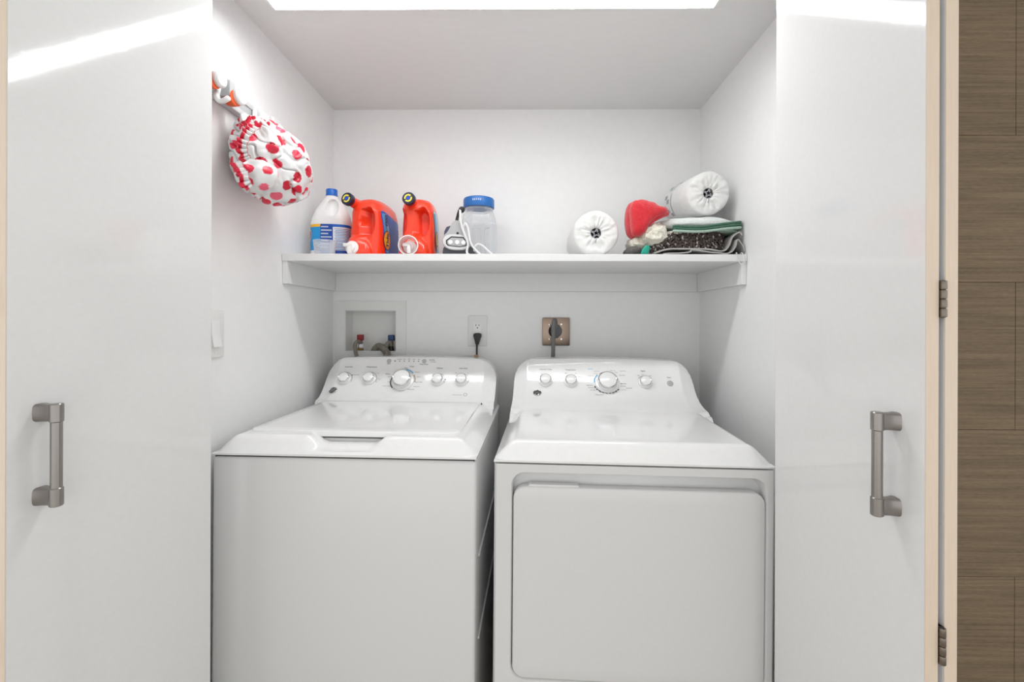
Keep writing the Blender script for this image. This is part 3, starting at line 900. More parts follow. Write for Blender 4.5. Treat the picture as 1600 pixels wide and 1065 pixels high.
for s_, x, y, h, m in (('Extended Tumble', 853, 577.4, 1.9, 'print_gray'), ('Temperature', 891.5, 578, 2.2, 'print_dark'), ('Cycles', 922.5, 576.6, 2.2, 'print_blue'), ('Signal', 1004.5, 579.8, 2.3, 'print_dark'), ('Start', 1045.5, 590, 2.2, 'print_dark'),
        ('Easy Care', 932.5, 580.2, 1.5, 'print_brown'), ('Cottons', 930.5, 583.8, 1.5, 'print_brown'), ('Sensor Dry', 923.5, 587.4, 1.5, 'print_brown'), ('Delicates', 924.5, 591.2, 1.5, 'print_brown'),
        ('More Dry', 921.5, 602.2, 1.6, 'print_dark'), ('Normal Dry', 924.5, 606, 1.6, 'print_dark'), ('Less Dry', 926.5, 609.5, 1.6, 'print_dark'), ('Timed Dry', 936.5, 617, 2.0, 'print_dark'),
        ('Warm Up', 957, 579.2, 1.5, 'print_gray'), ('Speed Dry', 973.5, 579.8, 1.5, 'print_gray'), ('Fluff', 963, 582, 1.5, 'print_gray'), ('Dewrinkle', 972, 586.4, 1.5, 'print_gray'),
        ('More Dry', 974, 599.6, 1.6, 'print_dark'), ('Less Dry', 973.5, 603.4, 1.6, 'print_dark'), ('Quick Fluff', 983, 606.6, 1.5, 'print_gray'), ('Air Fluff', 974.5, 609.4, 1.5, 'print_gray'),
        ('80', 938, 612.6, 1.7, 'print_dark'), ('60', 943, 614.3, 1.7, 'print_dark'), ('50', 948.3, 615.2, 1.7, 'print_dark'), ('40', 953.5, 615, 1.7, 'print_dark'), ('30', 958.3, 615.2, 1.7, 'print_dark'), ('20', 962.3, 612.6, 1.7, 'print_dark'),
        ('High', 877.5, 587.2, 1.4, 'print_gray'), ('Med', 884.5, 583.4, 1.4, 'print_gray'), ('Low', 899.5, 583.4, 1.4, 'print_gray'), ('Delicate', 906.5, 588.6, 1.4, 'print_gray'),
        ('Off', 997.3, 587, 1.5, 'print_dark'), ('Low', 1003.5, 585.2, 1.4, 'print_gray'), ('High', 1016, 587.3, 1.4, 'print_gray'), ('Off', 846, 584.4, 1.3, 'print_gray'), ('On', 860, 584.4, 1.3, 'print_gray')):
    D.text(s_, x, y, h, m, .012)

# foil duct behind, seen down the slot between the machines
t = empty('dryer_duct', (-.085, 1.905, 0), 'crinkled silver foil duct in the slot between washer and dryer', 'duct')
b = B(); path = [(-.085, 1.905, .02), (-.085, 1.907, .25), (-.082, 1.907, .5), (-.075, 1.907, .62)]
tube(b, path, .05, 20, 40, rfun=lambda q: .040 + .004 * math.sin(q * 2 * PI * 38)); obj('duct_sleeve', b, 'foil', t)
b = B(); lathe(b, [(.046, .0), (.056, .0), (.056, .018), (.046, .018)], Matrix.Translation((-.085, 1.905, .0)) @ Matrix.Diagonal((.85, .85, 1, 1)), 24); obj('clamp_ring', b, 'chrome', t)

# ================================================================== WALL FITTINGS
# washer supply box
t = empty('washer_outlet_box', tuple(atY(580, 557, YB)), 'white recessed supply box on the back wall holding two hose valves', 'outlet box')
fx0, fx1 = atY(524.5, 480, YB).x, atY(635, 480, YB).x
fz1, fz0 = atY(580, 470, YB).z, atY(580, 563, YB).z
b = B()
for a in ((fx0, bx0, fz0, fz1), (bx1, fx1, fz0, fz1), (bx0, bx1, bz1, fz1), (bx0, bx1, fz0, bz0)):
    box(b, a[0], a[1], YB - .006, YB, a[2], a[3])
bmesh.ops.remove_doubles(b, verts=b.verts, dist=1e-5)
obj('box_frame', b, 'plate_white', t, smooth=0)
b = B(); dp = YB + .075
box(b, bx0 + .0004, bx0 + .003, YB - .005, dp, bz0 + .0004, bz1 - .0004); box(b, bx1 - .003, bx1 - .0004, YB - .005, dp, bz0 + .0004, bz1 - .0004)
box(b, bx0 + .003, bx1 - .003, YB - .005, dp, bz1 - .003, bz1 - .0004); box(b, bx0 + .003, bx1 - .003, YB - .005, dp, bz0 + .0004, bz0 + .003); box(b, bx0 + .0004, bx1 - .0004, dp, dp + .003, bz0 + .0004, bz1 - .0004)
obj('box_well', b, 'plate_white', t, smooth=0)
for (px, py, m, lab) in ((563.3, 527, 'valve_red', 'red valve handle'), (611.5, 527.5, 'valve_blue', 'blue valve handle')):
    Yv = YB + .03
    c = atY(px, py, Yv); k = Yv / F
    v = empty('valve', tuple(c - Vector(t.location))); v.parent = t
    b = B(); box(b, c.x - 4.5 * k, c.x + 4.5 * k, Yv - .012, Yv + .012, c.z - 4.6 * k, c.z + 4.6 * k, bevel=.003); h_ = obj('valve_handle', b, m, v); h_['label'] = lab
    b = B(); lathe(b, [(0, 0), (.011, 0), (.013, .004), (.013, .014), (.009, .018), (.009, .05), (0, .05)], Matrix.Translation((c.x, Yv, c.z - .060)), 18); obj('valve_body', b, 'brass', v)
# hoses
t = empty('supply_hose', tuple(atY(560, 545, YB)), 'braided steel hose hooked on the red supply valve', 'hose')
Yv = YB + .03
pts = [atY(565, 536, Yv - .02), atY(562, 533.5, YB - .0), atY(557, 534, YB - .012), atY(554.5, 540, YB - .02), atY(556, 552, YB - .035), atY(559, 562, YB - .055), atY(560, 600, YB - .055)]
b = B(); tube(b, pts, .0075, 12, 8); obj('hose_sleeve', b, 'braided_steel', t)
b = B(); lathe(b, [(0, 0), (.009, 0), (.009, .016), (0, .016)], frame(atY(562, 540.5, YB), (1, 0, 0)), 14); obj('hose_coupling', b, 'white_plastic', t)
t = empty('drain_hose', tuple(atY(600, 550, YB)), 'thick grey ribbed drain hose looping out of the supply box', 'hose')
pts = [atY(583, 560, YB + .03), atY(584, 549, YB + .025), atY(591, 541, YB + .01), atY(599, 544, YB - .01), atY(605, 553, YB - .03), atY(607, 566, YB - .045), atY(607, 600, YB - .045)]
b = B(); tube(b, pts, .0155, 16, 12, rfun=lambda q: .0145 + .0012 * math.sin(q * 2 * PI * 26)); obj('hose_sleeve', b, 'hose_gray', t)
t = empty('supply_hose', tuple(atY(612, 545, YB)), 'grey supply hose hanging from the blue supply valve', 'hose')
pts = [atY(611, 540, Yv - .018), atY(609, 534.5, YB + .005), atY(605, 537, YB - .008), atY(603.5, 546, YB - .012), atY(605, 560, YB - .075), atY(606, 600, YB - .078)]
b = B(); tube(b, pts, .0085, 12, 8); obj('hose_sleeve', b, 'hose_gray', t)
b = B(); lathe(b, [(0, 0), (.0115, 0), (.0115, .02), (0, .02)], Matrix.Translation(atY(611, 548, Yv - .02)), 14); obj('hose_coupling', b, 'black_rubber', t)

# duplex outlet
def wallY(px, py, off=0.0): return atY(px, py, YB - off)
t = empty('wall_outlet', tuple(wallY(746, 541)), 'white duplex wall outlet with a black plug in its lower socket', 'outlet')
a = wallY(731.5, 493); c = wallY(761, 540.5)
b = B(); box(b, a.x, c.x, YB - .006, YB - .0002, c.z, a.z, bevel=.0025, seg=2); pl_ = obj('face_plate', b, 'plate_white', t)
xc = (a.x + c.x) / 2; zc = (a.z + c.z) / 2
b = B(); box(b, xc - .0175, xc + .0175, YB - .0078, YB - .005, zc - .036, zc + .036, bevel=.001, seg=1); ins = obj('socket_insert', b, 'white_plastic', t)
for sz in (.019, -.019):
    for dx in (-.0065, .0065):
        b = B(); box(b, xc + dx - .0012, xc + dx + .0012, YB - .0082, YB - .0076, zc + sz + .002, zc + sz + .0095); obj('slot', b, 'slot_black', ins, smooth=0)
    b = B(); lathe(b, [(0, 0), (.0027, 0), (.0027, .0006), (0, .0006)], frame((xc, YB - .0077, zc + sz - .0055), (0, -1, 0)), 12); obj('slot', b, 'slot_black', ins, smooth=0)
b = B(); lathe(b, [(0, 0), (.0025, 0), (.002, .001), (0, .001)], frame((xc, YB - .006, zc + .05), (0, -1, 0)), 10); obj('screw', b, 'white_plastic', t)
# washer plug and cord
t = empty('power_cord', tuple(wallY(745, 560)), 'black power plug and cord running from the duplex outlet down behind the washer', 'cord')
pp = wallY(745.5, 525, .018)
b = B(); ol = [(739.3, 524), (740, 521.4), (743, 520.3), (748.5, 520.3), (751.6, 521.6), (752, 524.5), (750.5, 529), (748.8, 534), (747.8, 538), (743, 538), (741.8, 533), (740.3, 528)]
prism(b, [atY(x, y, YB - .030) for x, y in ol], (0, .022, 0), .003); obj('plug', b, 'black_rubber', t)
b = B(); tube(b, [atY(745.3, 536, YB - .022), atY(745, 545, YB - .024), atY(745, 553, YB - .03), atY(745.5, 575, YB - .04), atY(745.5, 640, YB - .05)], .0042, 10); obj('cord', b, 'black_rubber', t)
c = atY(744.6, 557, YB - .033)
b = B(); box(b, c.x - .009, c.x + .007, c.y - .0055, c.y + .0055, c.z - .008, c.z + .008, bevel=.001, seg=1); obj('cord_tag', b, 'tag_tan', t)
b = B(); tube(b, [atY(741, 554.5, YB - .034), atY(725, 556.5, YB - .034), atY(705, 559.5, YB - .04), atY(690, 563, YB - .05)], .0013, 6); obj('cable_tie', b, 'wire_white', t)

# heavy-duty dryer outlet
t = empty('dryer_outlet', tuple(wallY(868, 540)), 'square steel dryer outlet plate with grey plug on the back wall', 'outlet')
a = wallY(847.3, 496); c = wallY(890, 539.5)
b = B(); box(b, a.x, c.x, YB - .012, YB - .0002, c.z, a.z, bevel=.004, seg=2); obj('face_plate', b, 'plate_steel', t)
for (px, py) in ((858.5, 507), (877, 506.5), (858.5, 529.5), (877, 529.5)):
    b = B(); lathe(b, [(0, 0), (.0045, 0), (.0038, .0018), (0, .0022)], frame(wallY(px, py, .012), (0, -1, 0)), 14); obj('screw', b, 'chrome', t)
b = B(); lathe(b, [(0, 0), (.029, 0), (.029, .004), (.027, .006), (0, .006)], frame(wallY(867.5, 517, .012), (0, -1, 0)), 32); obj('socket_face', b, 'slot_black', t)
t = empty('flat_power_cord', tuple(wallY(866, 540)), 'grey flat dryer plug and cord hanging down behind the dryer', 'cord')
ol = [(861, 508), (866, 504), (874, 507.5), (878.5, 515), (877.5, 521), (872, 528), (864, 528.5), (860.5, 520)]
b = B(); prism(b, [atY(x, y, YB - .046) for x, y in ol], (0, .028, 0), .003); obj('plug', b, 'plug_gray', t)
pts = [atY(868.5, 513, YB - .05), atY(868, 503, YB - .055), atY(867, 499.5, YB - .064), atY(865.3, 503, YB - .073), atY(864.8, 515, YB - .076), atY(864.6, 530, YB - .074), atY(864.2, 550, YB - .07), atY(863.5, 575, YB - .07), atY(863.5, 640, YB - .07)]
b = B(); tube(b, pts, .0085, 14, 8, flat=.55, updir=(0, 1, 0.001)); obj('cord', b, 'gray_rubber', t)

# light switch on the left wall
t = empty('light_switch', tuple(atX(340, 558, XL)), 'white rocker light switch on the side wall', 'switch')
pr_ = atX(347, 521, XL); y1 = pr_.y; y0 = y1 - .078
zt = atX(347, 485.5, XL).z; zb = atX(347, 557, XL).z
b = B(); box(b, XL + .0002, XL + .007, y0, y1, zb, zt, bevel=.003, seg=2); obj('face_plate', b, 'plate_white', t)
yc = (y0 + y1) / 2; zc = (zb + zt) / 2
b = B(); box(b, XL + .005, XL + .0085, yc - .0185, yc + .0185, zc - .036, zc + .036, bevel=.001, seg=1); obj('switch_frame', b, 'white_plastic', t)
b = B(); prism(b, [(XL + .008, yc - .0165, zc + .033), (XL + .0098, yc - .0165, zc + .033), (XL + .0105, yc - .0165, zc), (XL + .017, yc - .0165, zc - .033), (XL + .008, yc - .0165, zc - .033)], (0, .033, 0), .0006, 1); obj('rocker', b, 'white_plastic', t)
for s_ in (-1, 1):
    b = B(); lathe(b, [(0, 0), (.003, 0), (.0025, .001), (0, .0012)], frame((XL + .007, yc, zc + s_ * .0485), (1, 0, 0)), 12); obj('screw', b, 'white_plastic', t)

# broom and mop rail on the left wall
t = empty('broom_holder', tuple(atX(390, 190, XL)), 'white and orange broom holder rail with hooks on the side wall', 'rail')
rz0 = atX(390, 189, XL + .02).z; rz1 = rz0 + .052
ya = 1.10; yb = atX(437, 195, XL + .02).y
b = B(); box(b, XL + .0003, XL + .018, ya, yb, rz0, rz1, bevel=.004); box(b, XL + .016, XL + .022, ya, yb, rz0, rz0 + .016, bevel=.002); box(b, XL + .016, XL + .022, ya, yb, rz1 - .014, rz1, bevel=.002)
obj('rail', b, 'rail_gray', t)
b = B(); box(b, XL + .0175, XL + .0185, ya + .02, yb - .02, rz0 + .018, rz1 - .016); obj('rail_slot', b, 'clip_gray', t, smooth=0)
def clip(pxc, pyc, rpx):
    c = atX(pxc, pyc, XL + .058)
    k = c.y / F; r = rpx * k
    cl = empty('broom_clip', tuple(c - Vector(t.location))); cl.parent = t
    b = B(); lathe(b, [(0, -.004), (r * .98, -.004), (r, -.001), (r * .97, .004), (r * .8, .0075), (0, .009)], frame(c, (1, -.1, 0)), 32); obj('grip_pad', b, 'clip_white', cl)
    b = B(); lathe(b, [(0, -.034), (r * .86, -.034), (r * .97, -.020), (r * .97, -.004), (0, -.004)], frame(c, (1, -.1, 0)), 32); obj('pad_hub', b, 'clip_gray', cl)
    b = B(); lathe(b, [(0, -.030), (r * .80, -.030), (r * .93, -.022), (r * .93, -.005), (0, -.005)], frame(c + Vector((.0, -.010, -.0085)), (1, -.1, 0)), 32); o = obj('grip_rubber', b, 'clip_orange', cl); o['label'] = 'orange rubber grip'
    b = B(); box(b, XL + .018, c.x - .03, c.y - .016, c.y + .008, c.z - r * .8, c.z + r * .5, bevel=.003); obj('clip_arm', b, 'clip_gray', cl)
clip(343.5, 124, 12.5); clip(375, 151.5, 12.5)
c = atX(355, 140, XL + .035)
b = B(); box(b, XL + .018, XL + .05, c.y - .012, c.y + .012, c.z - .022, c.z + .022, bevel=.003); obj('spacer_block', b, 'clip_gray', t)
b = B(); c = atX(414, 187, XL + .03); box(b, XL + .018, XL + .036, c.y - .028, c.y + .028, c.z - .018, c.z + .018, bevel=.003); obj('spacer_block', b, 'clip_white', t)
b = B(); c = atX(431, 194, XL + .028); box(b, XL + .018, XL + .032, c.y - .02, c.y + .024, c.z - .017, c.z + .017, bevel=.003); obj('end_block', b, 'clip_white', t)
def hook(p0, pts):
    b = B(); tube(b, [atX(x, y, XL + o) for x, y, o in pts], .0065, 10, 6, flat=1.0); obj('hook', b, 'clip_white', t)
hook(0, [(341, 138, .03), (339, 148, .045), (341, 156, .06), (347, 158, .07), (354, 155, .08), (357, 153, .082)])
hook(0, [(398, 170, .02), (398, 178, .03), (397.5, 187, .04), (394, 191, .055), (391, 188, .065)])

# polka dot shower cap hanging from the rail
t = empty('shower_cap', tuple(atX(423, 316, XL + .08)), 'white shower cap with red polka dots and ruffled red edge hanging from the rail', 'shower cap')
cc = atX(428, 255, XL + .098)
NU, NV = 300, 210
capM = Matrix.Translation(cc) @ Matrix.Rotation(math.radians(-12), 4, 'Z') @ Matrix.Rotation(math.radians(0), 4, 'Y')
def cap_pt(ph, th):
    x = math.cos(ph) * math.cos(th); y = math.cos(ph) * math.sin(th); z_ = math.sin(ph)
    # pear shape: gathered at the upper near end, full at the lower far end
    k = 1 + .10 * math.sin(-z_ * 1.4)
    p = Vector((x * .088 * k, y * .125 * k, z_ * .122))
    g = max(0.0, z_) ** 2
    p.y -= .035 * g; p.x -= .03 * g
    wr = .010 * math.sin(9 * th + 4 * z_) * sstep(-.4, 1.0, z_) * math.cos(ph)
    wr += .009 * noise.noise(Vector((x, y, z_)) * 2.6 + Vector((3, 1, 7))) + .005 * (abs(noise.noise(Vector((x, y, z_)) * 5 + Vector((1, 2, 3)))) - .2)
    nrm = Vector((x, y, z_)); p += nrm * wr
    # crease folds
    f = noise.noise(Vector((x * 2.2 + 5, y * 2.2, z_ * 3.1)))
    p -= nrm * .010 * math.exp(-(f / .06) ** 2)
    return p
b = B()
rows = []
for j in range(NV + 1):
    ph = -PI / 2 + PI * j / NV
    if j in (0, NV): rows.append([b.verts.new(cap_pt(ph, 0))]); continue
    rows.append([b.verts.new(cap_pt(ph, 2 * PI * i / NU)) for i in range(NU)])
for A, C in zip(rows[:-1], rows[1:]):
    for k in range(NU):
        k2 = (k + 1) % NU
        if len(A) == 1: b.faces.new((A[0], C[k2], C[k]))
        elif len(C) == 1: b.faces.new((A[k], A[k2], C[0]))
        else: b.faces.new((A[k], A[k2], C[k2], C[k]))
b.transform(capM)
rnd = random.Random(11)
b.verts.ensure_lookup_table()
pool = [v.co.copy() for v in b.verts]; rnd.shuffle(pool); pool = pool[:6000]
dots = []
for p in pool:
    if all((p - q[0]).length > .0385 for q in dots):
        dots.append((p, rnd.uniform(.0135, .0175), rnd.choice(((214, 24, 58), (226, 44, 74), (200, 18, 52), (236, 96, 122)))))
white = srgb(226, 227, 227)
from mathutils.kdtree import KDTree
kd = KDTree(len(dots))
for i_, q_ in enumerate(dots): kd.insert(q_[0], i_)
kd.balance()
def dot_tint(p):
    _, i_, d_ = kd.find(p)
    return srgb(*dots[i_][2]) if d_ < dots[i_][1] else white
tints = [dot_tint(v.co) for v in b.verts]
def tinted(o, tints):
    at = o.data.attributes.new('tint', 'FLOAT_COLOR', 'POINT')
    at.data.foreach_set('color', [c for t_ in tints for c in t_])
o = obj('cap_bag', b, 'dotted_film', t, smooth=180); tinted(o, tints)
def ruffle(pxpts, width, out, waves, amp):
    """gathered elastic edge: a frilled ribbon, white at its seam and red at its free edge"""
    path = smooth_path([atX(x, y, XL + o_) for x, y, o_ in pxpts], 40)
    out = R3 @ Vector(out)
    b = B(); rows = []; tn = []
    N = len(path); NA = 9
    for i, p in enumerate(path):
        tg = (path[min(i + 1, N - 1)] - path[max(i - 1, 0)]).normalized()
        o_ = (out - tg * out.dot(tg)).normalized(); nn = tg.cross(o_)
        w_ = 2 * PI * waves * i / (N - 1)
        row = []
        for j in range(NA):
            q = j / (NA - 1)
            f = math.sin(w_ + .5 * math.sin(w_ * .37)) * amp * (.25 + q)
            row.append(b.verts.new(p + o_ * width * (q - .25) * (1 + .25 * math.sin(w_ * .5)) + nn * f + tg * amp * .5 * q * math.cos(w_)))
            tn.append(srgb(206, 24, 56) if q > .52 or q < .1 else white)
        rows.append(row)
    for A, C in zip(rows[:-1], rows[1:]):
        for k in range(NA - 1): b.faces.new((A[k], A[k + 1], C[k + 1], C[k]))
    o = obj('ruffle', b, 'dotted_film', t, smooth=180); tinted(o, tn)
ruffle([(404, 199, .135), (396, 204, .135), (388, 213, .13), (383, 226, .125), (384, 238, .125), (389, 248, .13)], .022, (-1, .1, .3), 9, .0075)
ruffle([(408, 196, .10), (400, 191, .095), (392, 194, .095), (388, 201, .10)], .020, (-.5, .8, .5), 5, .0075)
ruffle([(374, 252, .09), (378, 262, .105), (385, 272, .12), (387, 283, .125), (394, 292, .13)], .024, (-1, -.35, .3), 6, .008)
b = B(); tube(b, [atX(394, 196, XL + .09), atX(396, 188, XL + .062), atX(397, 183, XL + .045), atX(398.5, 187, XL + .06), atX(398, 196, XL + .088)], .0035, 8); obj('hanging_loop', b, 'white_plastic', t)
# folded flap of the rim at lower near end
b = B(); pillow(b, [(p_.x, p_.z) for p_ in smooth_path([Vector((x, 0, z)) for x, z in ((-.05, .01), (-.02, .03), (.03, .03), (.06, .0), (.04, -.045), (-.01, -.05), (-.04, -.03), (-.05, .01))], 10)[:-1]], .03, 40, .006, 40, Matrix.Translation(atX(396, 268, XL + .10)) @ Matrix.Rotation(.3, 4, 'Z'))
pool = [v.co.copy() for v in b.verts]; rnd.shuffle(pool)
dots = []
for p in pool:
    if all((p - q[0]).length > .034 for q in dots):
        dots.append((p, rnd.uniform(.0115, .0150), rnd.choice(((214, 24, 58), (226, 44, 74), (236, 96, 122)))))
kd = KDTree(len(dots))
for i_, q_ in enumerate(dots): kd.insert(q_[0], i_)
kd.balance()
tn = [dot_tint(v.co) for v in b.verts]
o = obj('rim_flap', b, 'dotted_film', t, smooth=180); tinted(o, tn)

# ================================================================== THINGS ON THE SHELF
# ---- bleach bottle
pb_ = atY(519, 397, 1.715)
t = empty('bleach_bottle', (pb_.x, 1.715, SZ), 'white bleach bottle with a blue cap and blue label', 'bottle', rot=(0, 0, math.radians(6)))
BL = Loft([(0, 0, 0, .064, .044, 3.2), (.004, 0, 0, .070, .050, 3.2), (.012, 0, 0, .072, .052, 3.2), (.135, 0, 0, .072, .052, 3.0), (.145, 0, 0, .071, .051, 2.8), (.165, 0, 0, .066, .048, 2.5), (.185, 0, 0, .057, .043, 2.3), (.205, 0, 0, .045, .036, 2.1), (.222, -.0, 0, .033, .029, 2.0), (.234, -.002, 0, .022, .022, 2.0), (.240, -.002, 0, .0185, .0185, 2.0), (.244, -.002, 0, .0185, .0185, 2.0)])
def bdisp(p):
    # hand grip opening on the front and back of the shoulder
    q = ((p.x - .012) / .021) ** 2 + ((p.z - .190) / .034) ** 2
    if q < 1: p = Vector((p.x, p.y * (1 - .72 * (1 - q) ** .45), p.z))
    return p
b = B(); BL.mesh(b, [.0, .004, .012, .05, .1, .135] + [.14 + .003 * k for k in range(35)], 96, bdisp); obj('bottle_body', b, 'bleach_white', t, local=True, smooth=60)
b = B(); lathe(b, [(0, .240), (.0215, .240), (.0215, .243), (.0205, .244), (.0205, .264), (.019, .2665), (0, .2665)], Matrix.Translation((-.002, 0, 0)), 40); cp = obj('cap', b, 'bleach_blue', t, local=True)
cp['label'] = 'blue screw cap'
b = B(); lathe(b, [(.0195, .234), (.022, .235), (.022, .239), (.0195, .240)], Matrix.Translation((-.002, 0, 0)), 32); obj('cap_ring', b, 'bleach_white', t, local=True)
A0, A1 = -PI * .98, -PI * .02
lb = B(); BL.patch(lb, A0, A1, .012, .128, .0008, 40, 8); lab = obj('label', lb, 'label_white', t, local=True, smooth=60)
def lp(nm, u0, u1, z0, z1, m, off=.0014, nu=14):
    b = B(); BL.patch(b, A0 + (A1 - A0) * u0, A0 + (A1 - A0) * u1, z0, z1, off, nu, 4); return obj(nm, b, m, lab, local=True, smooth=60)
lp('label_panel', 0, .43, .030, .118, 'bleach_cyan'); lp('label_band', 0, .43, .1155, .1255, 'bleach_yellow', .0016)
lp('label_panel', .43, .54, .012, .126, 'bleach_deep'); lp('label_panel', .54, 1, .116, .126, 'bleach_blue'); lp('label_panel', .54, 1, .012, .030, 'bleach_deep')
for q in range(7): lp('label_line', .442, .442 + (.085 if q % 2 else .06), .118 - q * .0125 - .0048, .118 - q * .0125, 'label_gray', .002, 8)
for q in range(7): lp('label_line', .56, .98, .108 - q * .0115, .1095 - q * .0115, 'bleach_deep', .002, 10); lp('label_line', .57, .93, .1015 - q * .0115, .104 - q * .0115, 'label_sky', .002, 10)
b = B(); BL.disc(b, A0 + (A1 - A0) * .14, .088, .24, .020, .0020); obj('emblem', b, 'label_white', lab, local=True)
b = B(); BL.disc(b, A0 + (A1 - A0) * .14, .088, .19, .016, .0024); obj('emblem', b, 'bleach_red', lab, local=True)
b = B(); BL.disc(b, A0 + (A1 - A0) * .12, .088, .12, .010, .0028); obj('emblem', b, 'label_white', lab, local=True)

# ---- small measuring cup
pc_ = atY(507.5, 397, 1.60)
t = empty('measuring_cup', (pc_.x, 1.600, SZ), 'small clear plastic measuring cup in front of the bleach bottle', 'cup')
b = B(); lathe(b, [(0, .0012), (.031, .0012), (.033, .003), (.0385, .050), (.0400, .0515), (.0385, .053), (.0370, .0515), (.0318, .005), (.030, .0032), (0, .0032)], None, 40); obj('cup_body', b, 'clear_cup', t, local=True)
b = B()
for q in range(4): lathe(b, [(.0345 + q * .0012, .018 + q * .008), (.0352 + q * .0012, .0185 + q * .008), (.0345 + q * .0012, .019 + q * .008)], None, 24, -2.4, -1.5)
obj('measure_mark', b, 'label_gray', t, local=True)

# ---- detergent jugs
def jug(name, px, Y, yaw, label, gripx, L, capx, kind, wx=.058, go=.036, gw=.022):
    p = atY(px, 397, Y)
    t = empty(name, (p.x, Y, SZ), label, 'detergent jug', 'red detergent jugs', rot=(0, 0, yaw))
    ly = L / 2
    cyv = ly
    J = Loft([(0, 0, cyv, wx - .010, ly - .012, 5), (.004, 0, cyv, wx - .003, ly - .004, 5), (.014, 0, cyv, wx, ly, 5), (.11, 0, cyv, wx, ly, 4.6), (.166, 0, cyv, wx - .002, ly - .002, 4.2), (.196, 0, cyv + .004, wx - .009, ly - .010, 3.6), (.210, 0, cyv + .008, wx - .020, ly - .022, 3.0), (.217, 0, cyv + .010, wx - .036, ly - .040, 2.5), (.219, 0, cyv + .010, wx - .052, ly - .06, 2.2)])
    def disp(p):
        if p.y < cyv:
            for gx in ((gripx - go), (gripx + go)):
                q = ((p.x - gx) / gw) ** 2 + ((p.z - .125) / .055) ** 2
                if q < 1:
                    p = Vector((p.x, p.y + .048 * sstep(0, .45, 1 - q), p.z))
            # bulging tap base
            q = ((p.x - gripx) / .062) ** 2 + ((p.z - .015) / .060) ** 2
            if q < 1: p = Vector((p.x, p.y - .030 * (1 - q) ** .5, p.z))
        return p
    b = B(); J.mesh(b, [0, .004, .009, .014] + [.02 + .004 * k for k in range(44)] + [.197, .2, .203, .206, .21, .2135, .217, .219], 170, disp)
    obj('jug_body', b, 'jug_red', t, local=True, smooth=70)
    # neck and dial cap at the upper front
    nb = Vector((capx + .012, .045, .192)); tip = Vector((capx + .002, -.012, .199))
    ax = (tip - nb).normalized()
    b = B(); lathe(b, [(.024, -.02), (.022, .0), (.0185, .02), (.0175, .05)], frame(nb, ax), 28); obj('neck', b, 'jug_red', t, local=True)
    cm = frame(tip - ax * .004, ax)
    b = B(); lathe(b, [(0, 0), (.0215, 0), (.0225, .002), (.0225, .017), (.0205, .0195), (0, .0195)], cm, 36); dc = obj('dial_cap', b, 'cap_navy', t, local=True)
    for q in range(2):
        b = B(); lathe(b, [(.0085, .0196), (.0085, .0206), (.0142, .0206), (.0142, .0196)], cm, 20, q * PI + .7, q * PI + .7 + 2.75); obj('dial_ring', b, 'cap_yellow', dc, local=True)
    b = B(); lathe(b, [(0, .0196), (.0068, .0196), (.0062, .0212), (0, .0215)], cm, 20); obj('dial_button', b, 'cap_blue', dc, local=True)
    # tap
    tp = Vector((gripx, -.030, .028)); tm = frame(tp + Vector((0, .004, 0)), (0, -1, 0))
    b = B(); lathe(b, [(0, -.01), (.0235, -.01), (.0235, .003), (.021, .006), (.015, .007), (.015, .013), (.0115, .016), (0, .016)], tm, 32); tap = obj('tap', b, 'tap_white', t, local=True)
    b = B(); box(b, gripx - .022, gripx + .006, -.052, -.032, .028, .040, bevel=.003); box(b, gripx - .007, gripx + .007, -.052, -.036, .004, .030, bevel=.003); obj('tap_lever', b, 'tap_white', tap, local=True)
    b = B(); lathe(b, [(0, 0), (.0065, 0), (.0065, .0008), (0, .0008)], Matrix.Translation((gripx + .043, -.017, .030)) @ Matrix.Rotation(-.55, 4, 'Z') @ frame((0, 0, 0), (0, -1, 0)) @ Matrix.Diagonal((.7, 1.5, 1, 1)), 20); st = obj('safety_sticker', b, 'label_white', t, local=True)
    # label on the long side
    def wrap(off):
        def fn(u, v):
            q = min(.999, abs((u - cyv) / ly)); cx, cy, rx, ry, e = J.at(v)
            q = min(.999, abs((u - cy) / ry))
            return Vector((rx * (1 - q ** e) ** (1 / e) + off, u, v))
        return fn
    def lpoly(nm, pts, m, off, par):
        b = B(); f = wrap(off)
        # fan of short quads in u so that it follows the bulge
        n = 12
        us = [min(p_[0] for p_ in pts) + (max(p_[0] for p_ in pts) - min(p_[0] for p_ in pts)) * k / n for k in range(n + 1)]
        def span(u):
            zs = []
            for (a, c) in zip(pts, pts[1:] + pts[:1]):
                if (a[0] - u) * (c[0] - u) <= 0 and abs(a[0] - c[0]) > 1e-9:
                    zs.append(a[1] + (c[1] - a[1]) * (u - a[0]) / (c[0] - a[0]))
            return (min(zs), max(zs)) if zs else None
        prev = None
        for u in us:
            s_ = span(min(max(u, us[0] + 1e-5), us[-1] - 1e-5))
            if not s_: continue
            col = [b.verts.new(f(u, s_[0] + (s_[1] - s_[0]) * k / 6)) for k in range(7)]
            if prev:
                for k in range(6): b.faces.new((prev[k], prev[k + 1], col[k + 1], col[k]))
            prev = col
        return obj(nm, b, m, par, local=True, smooth=60)
    y0, y1 = .022, L - .022
    lab = lpoly('label', [(y0, .166), (y0 + .012, .170), (y1, .150), (y1, .012), (y0 + .02, .012)], 'label_blue' if kind == 0 else 'label_gray', .0012, t)
    ym = (y0 + y1) / 2
    lpoly('label_swirl', [(y0 + .004, .160), (y0 + .035, .163), (y0 + .058, .11), (y0 + .066, .06), (y0 + .05, .02), (y0 + .03, .022)], 'label_sky', .0016, lab)
    lpoly('label_swirl', [(y0 + .03, .14), (y0 + .052, .12), (y0 + .060, .08), (y0 + .054, .04), (y0 + .044, .05), (y0 + .046, .09)], 'label_light', .0020, lab)
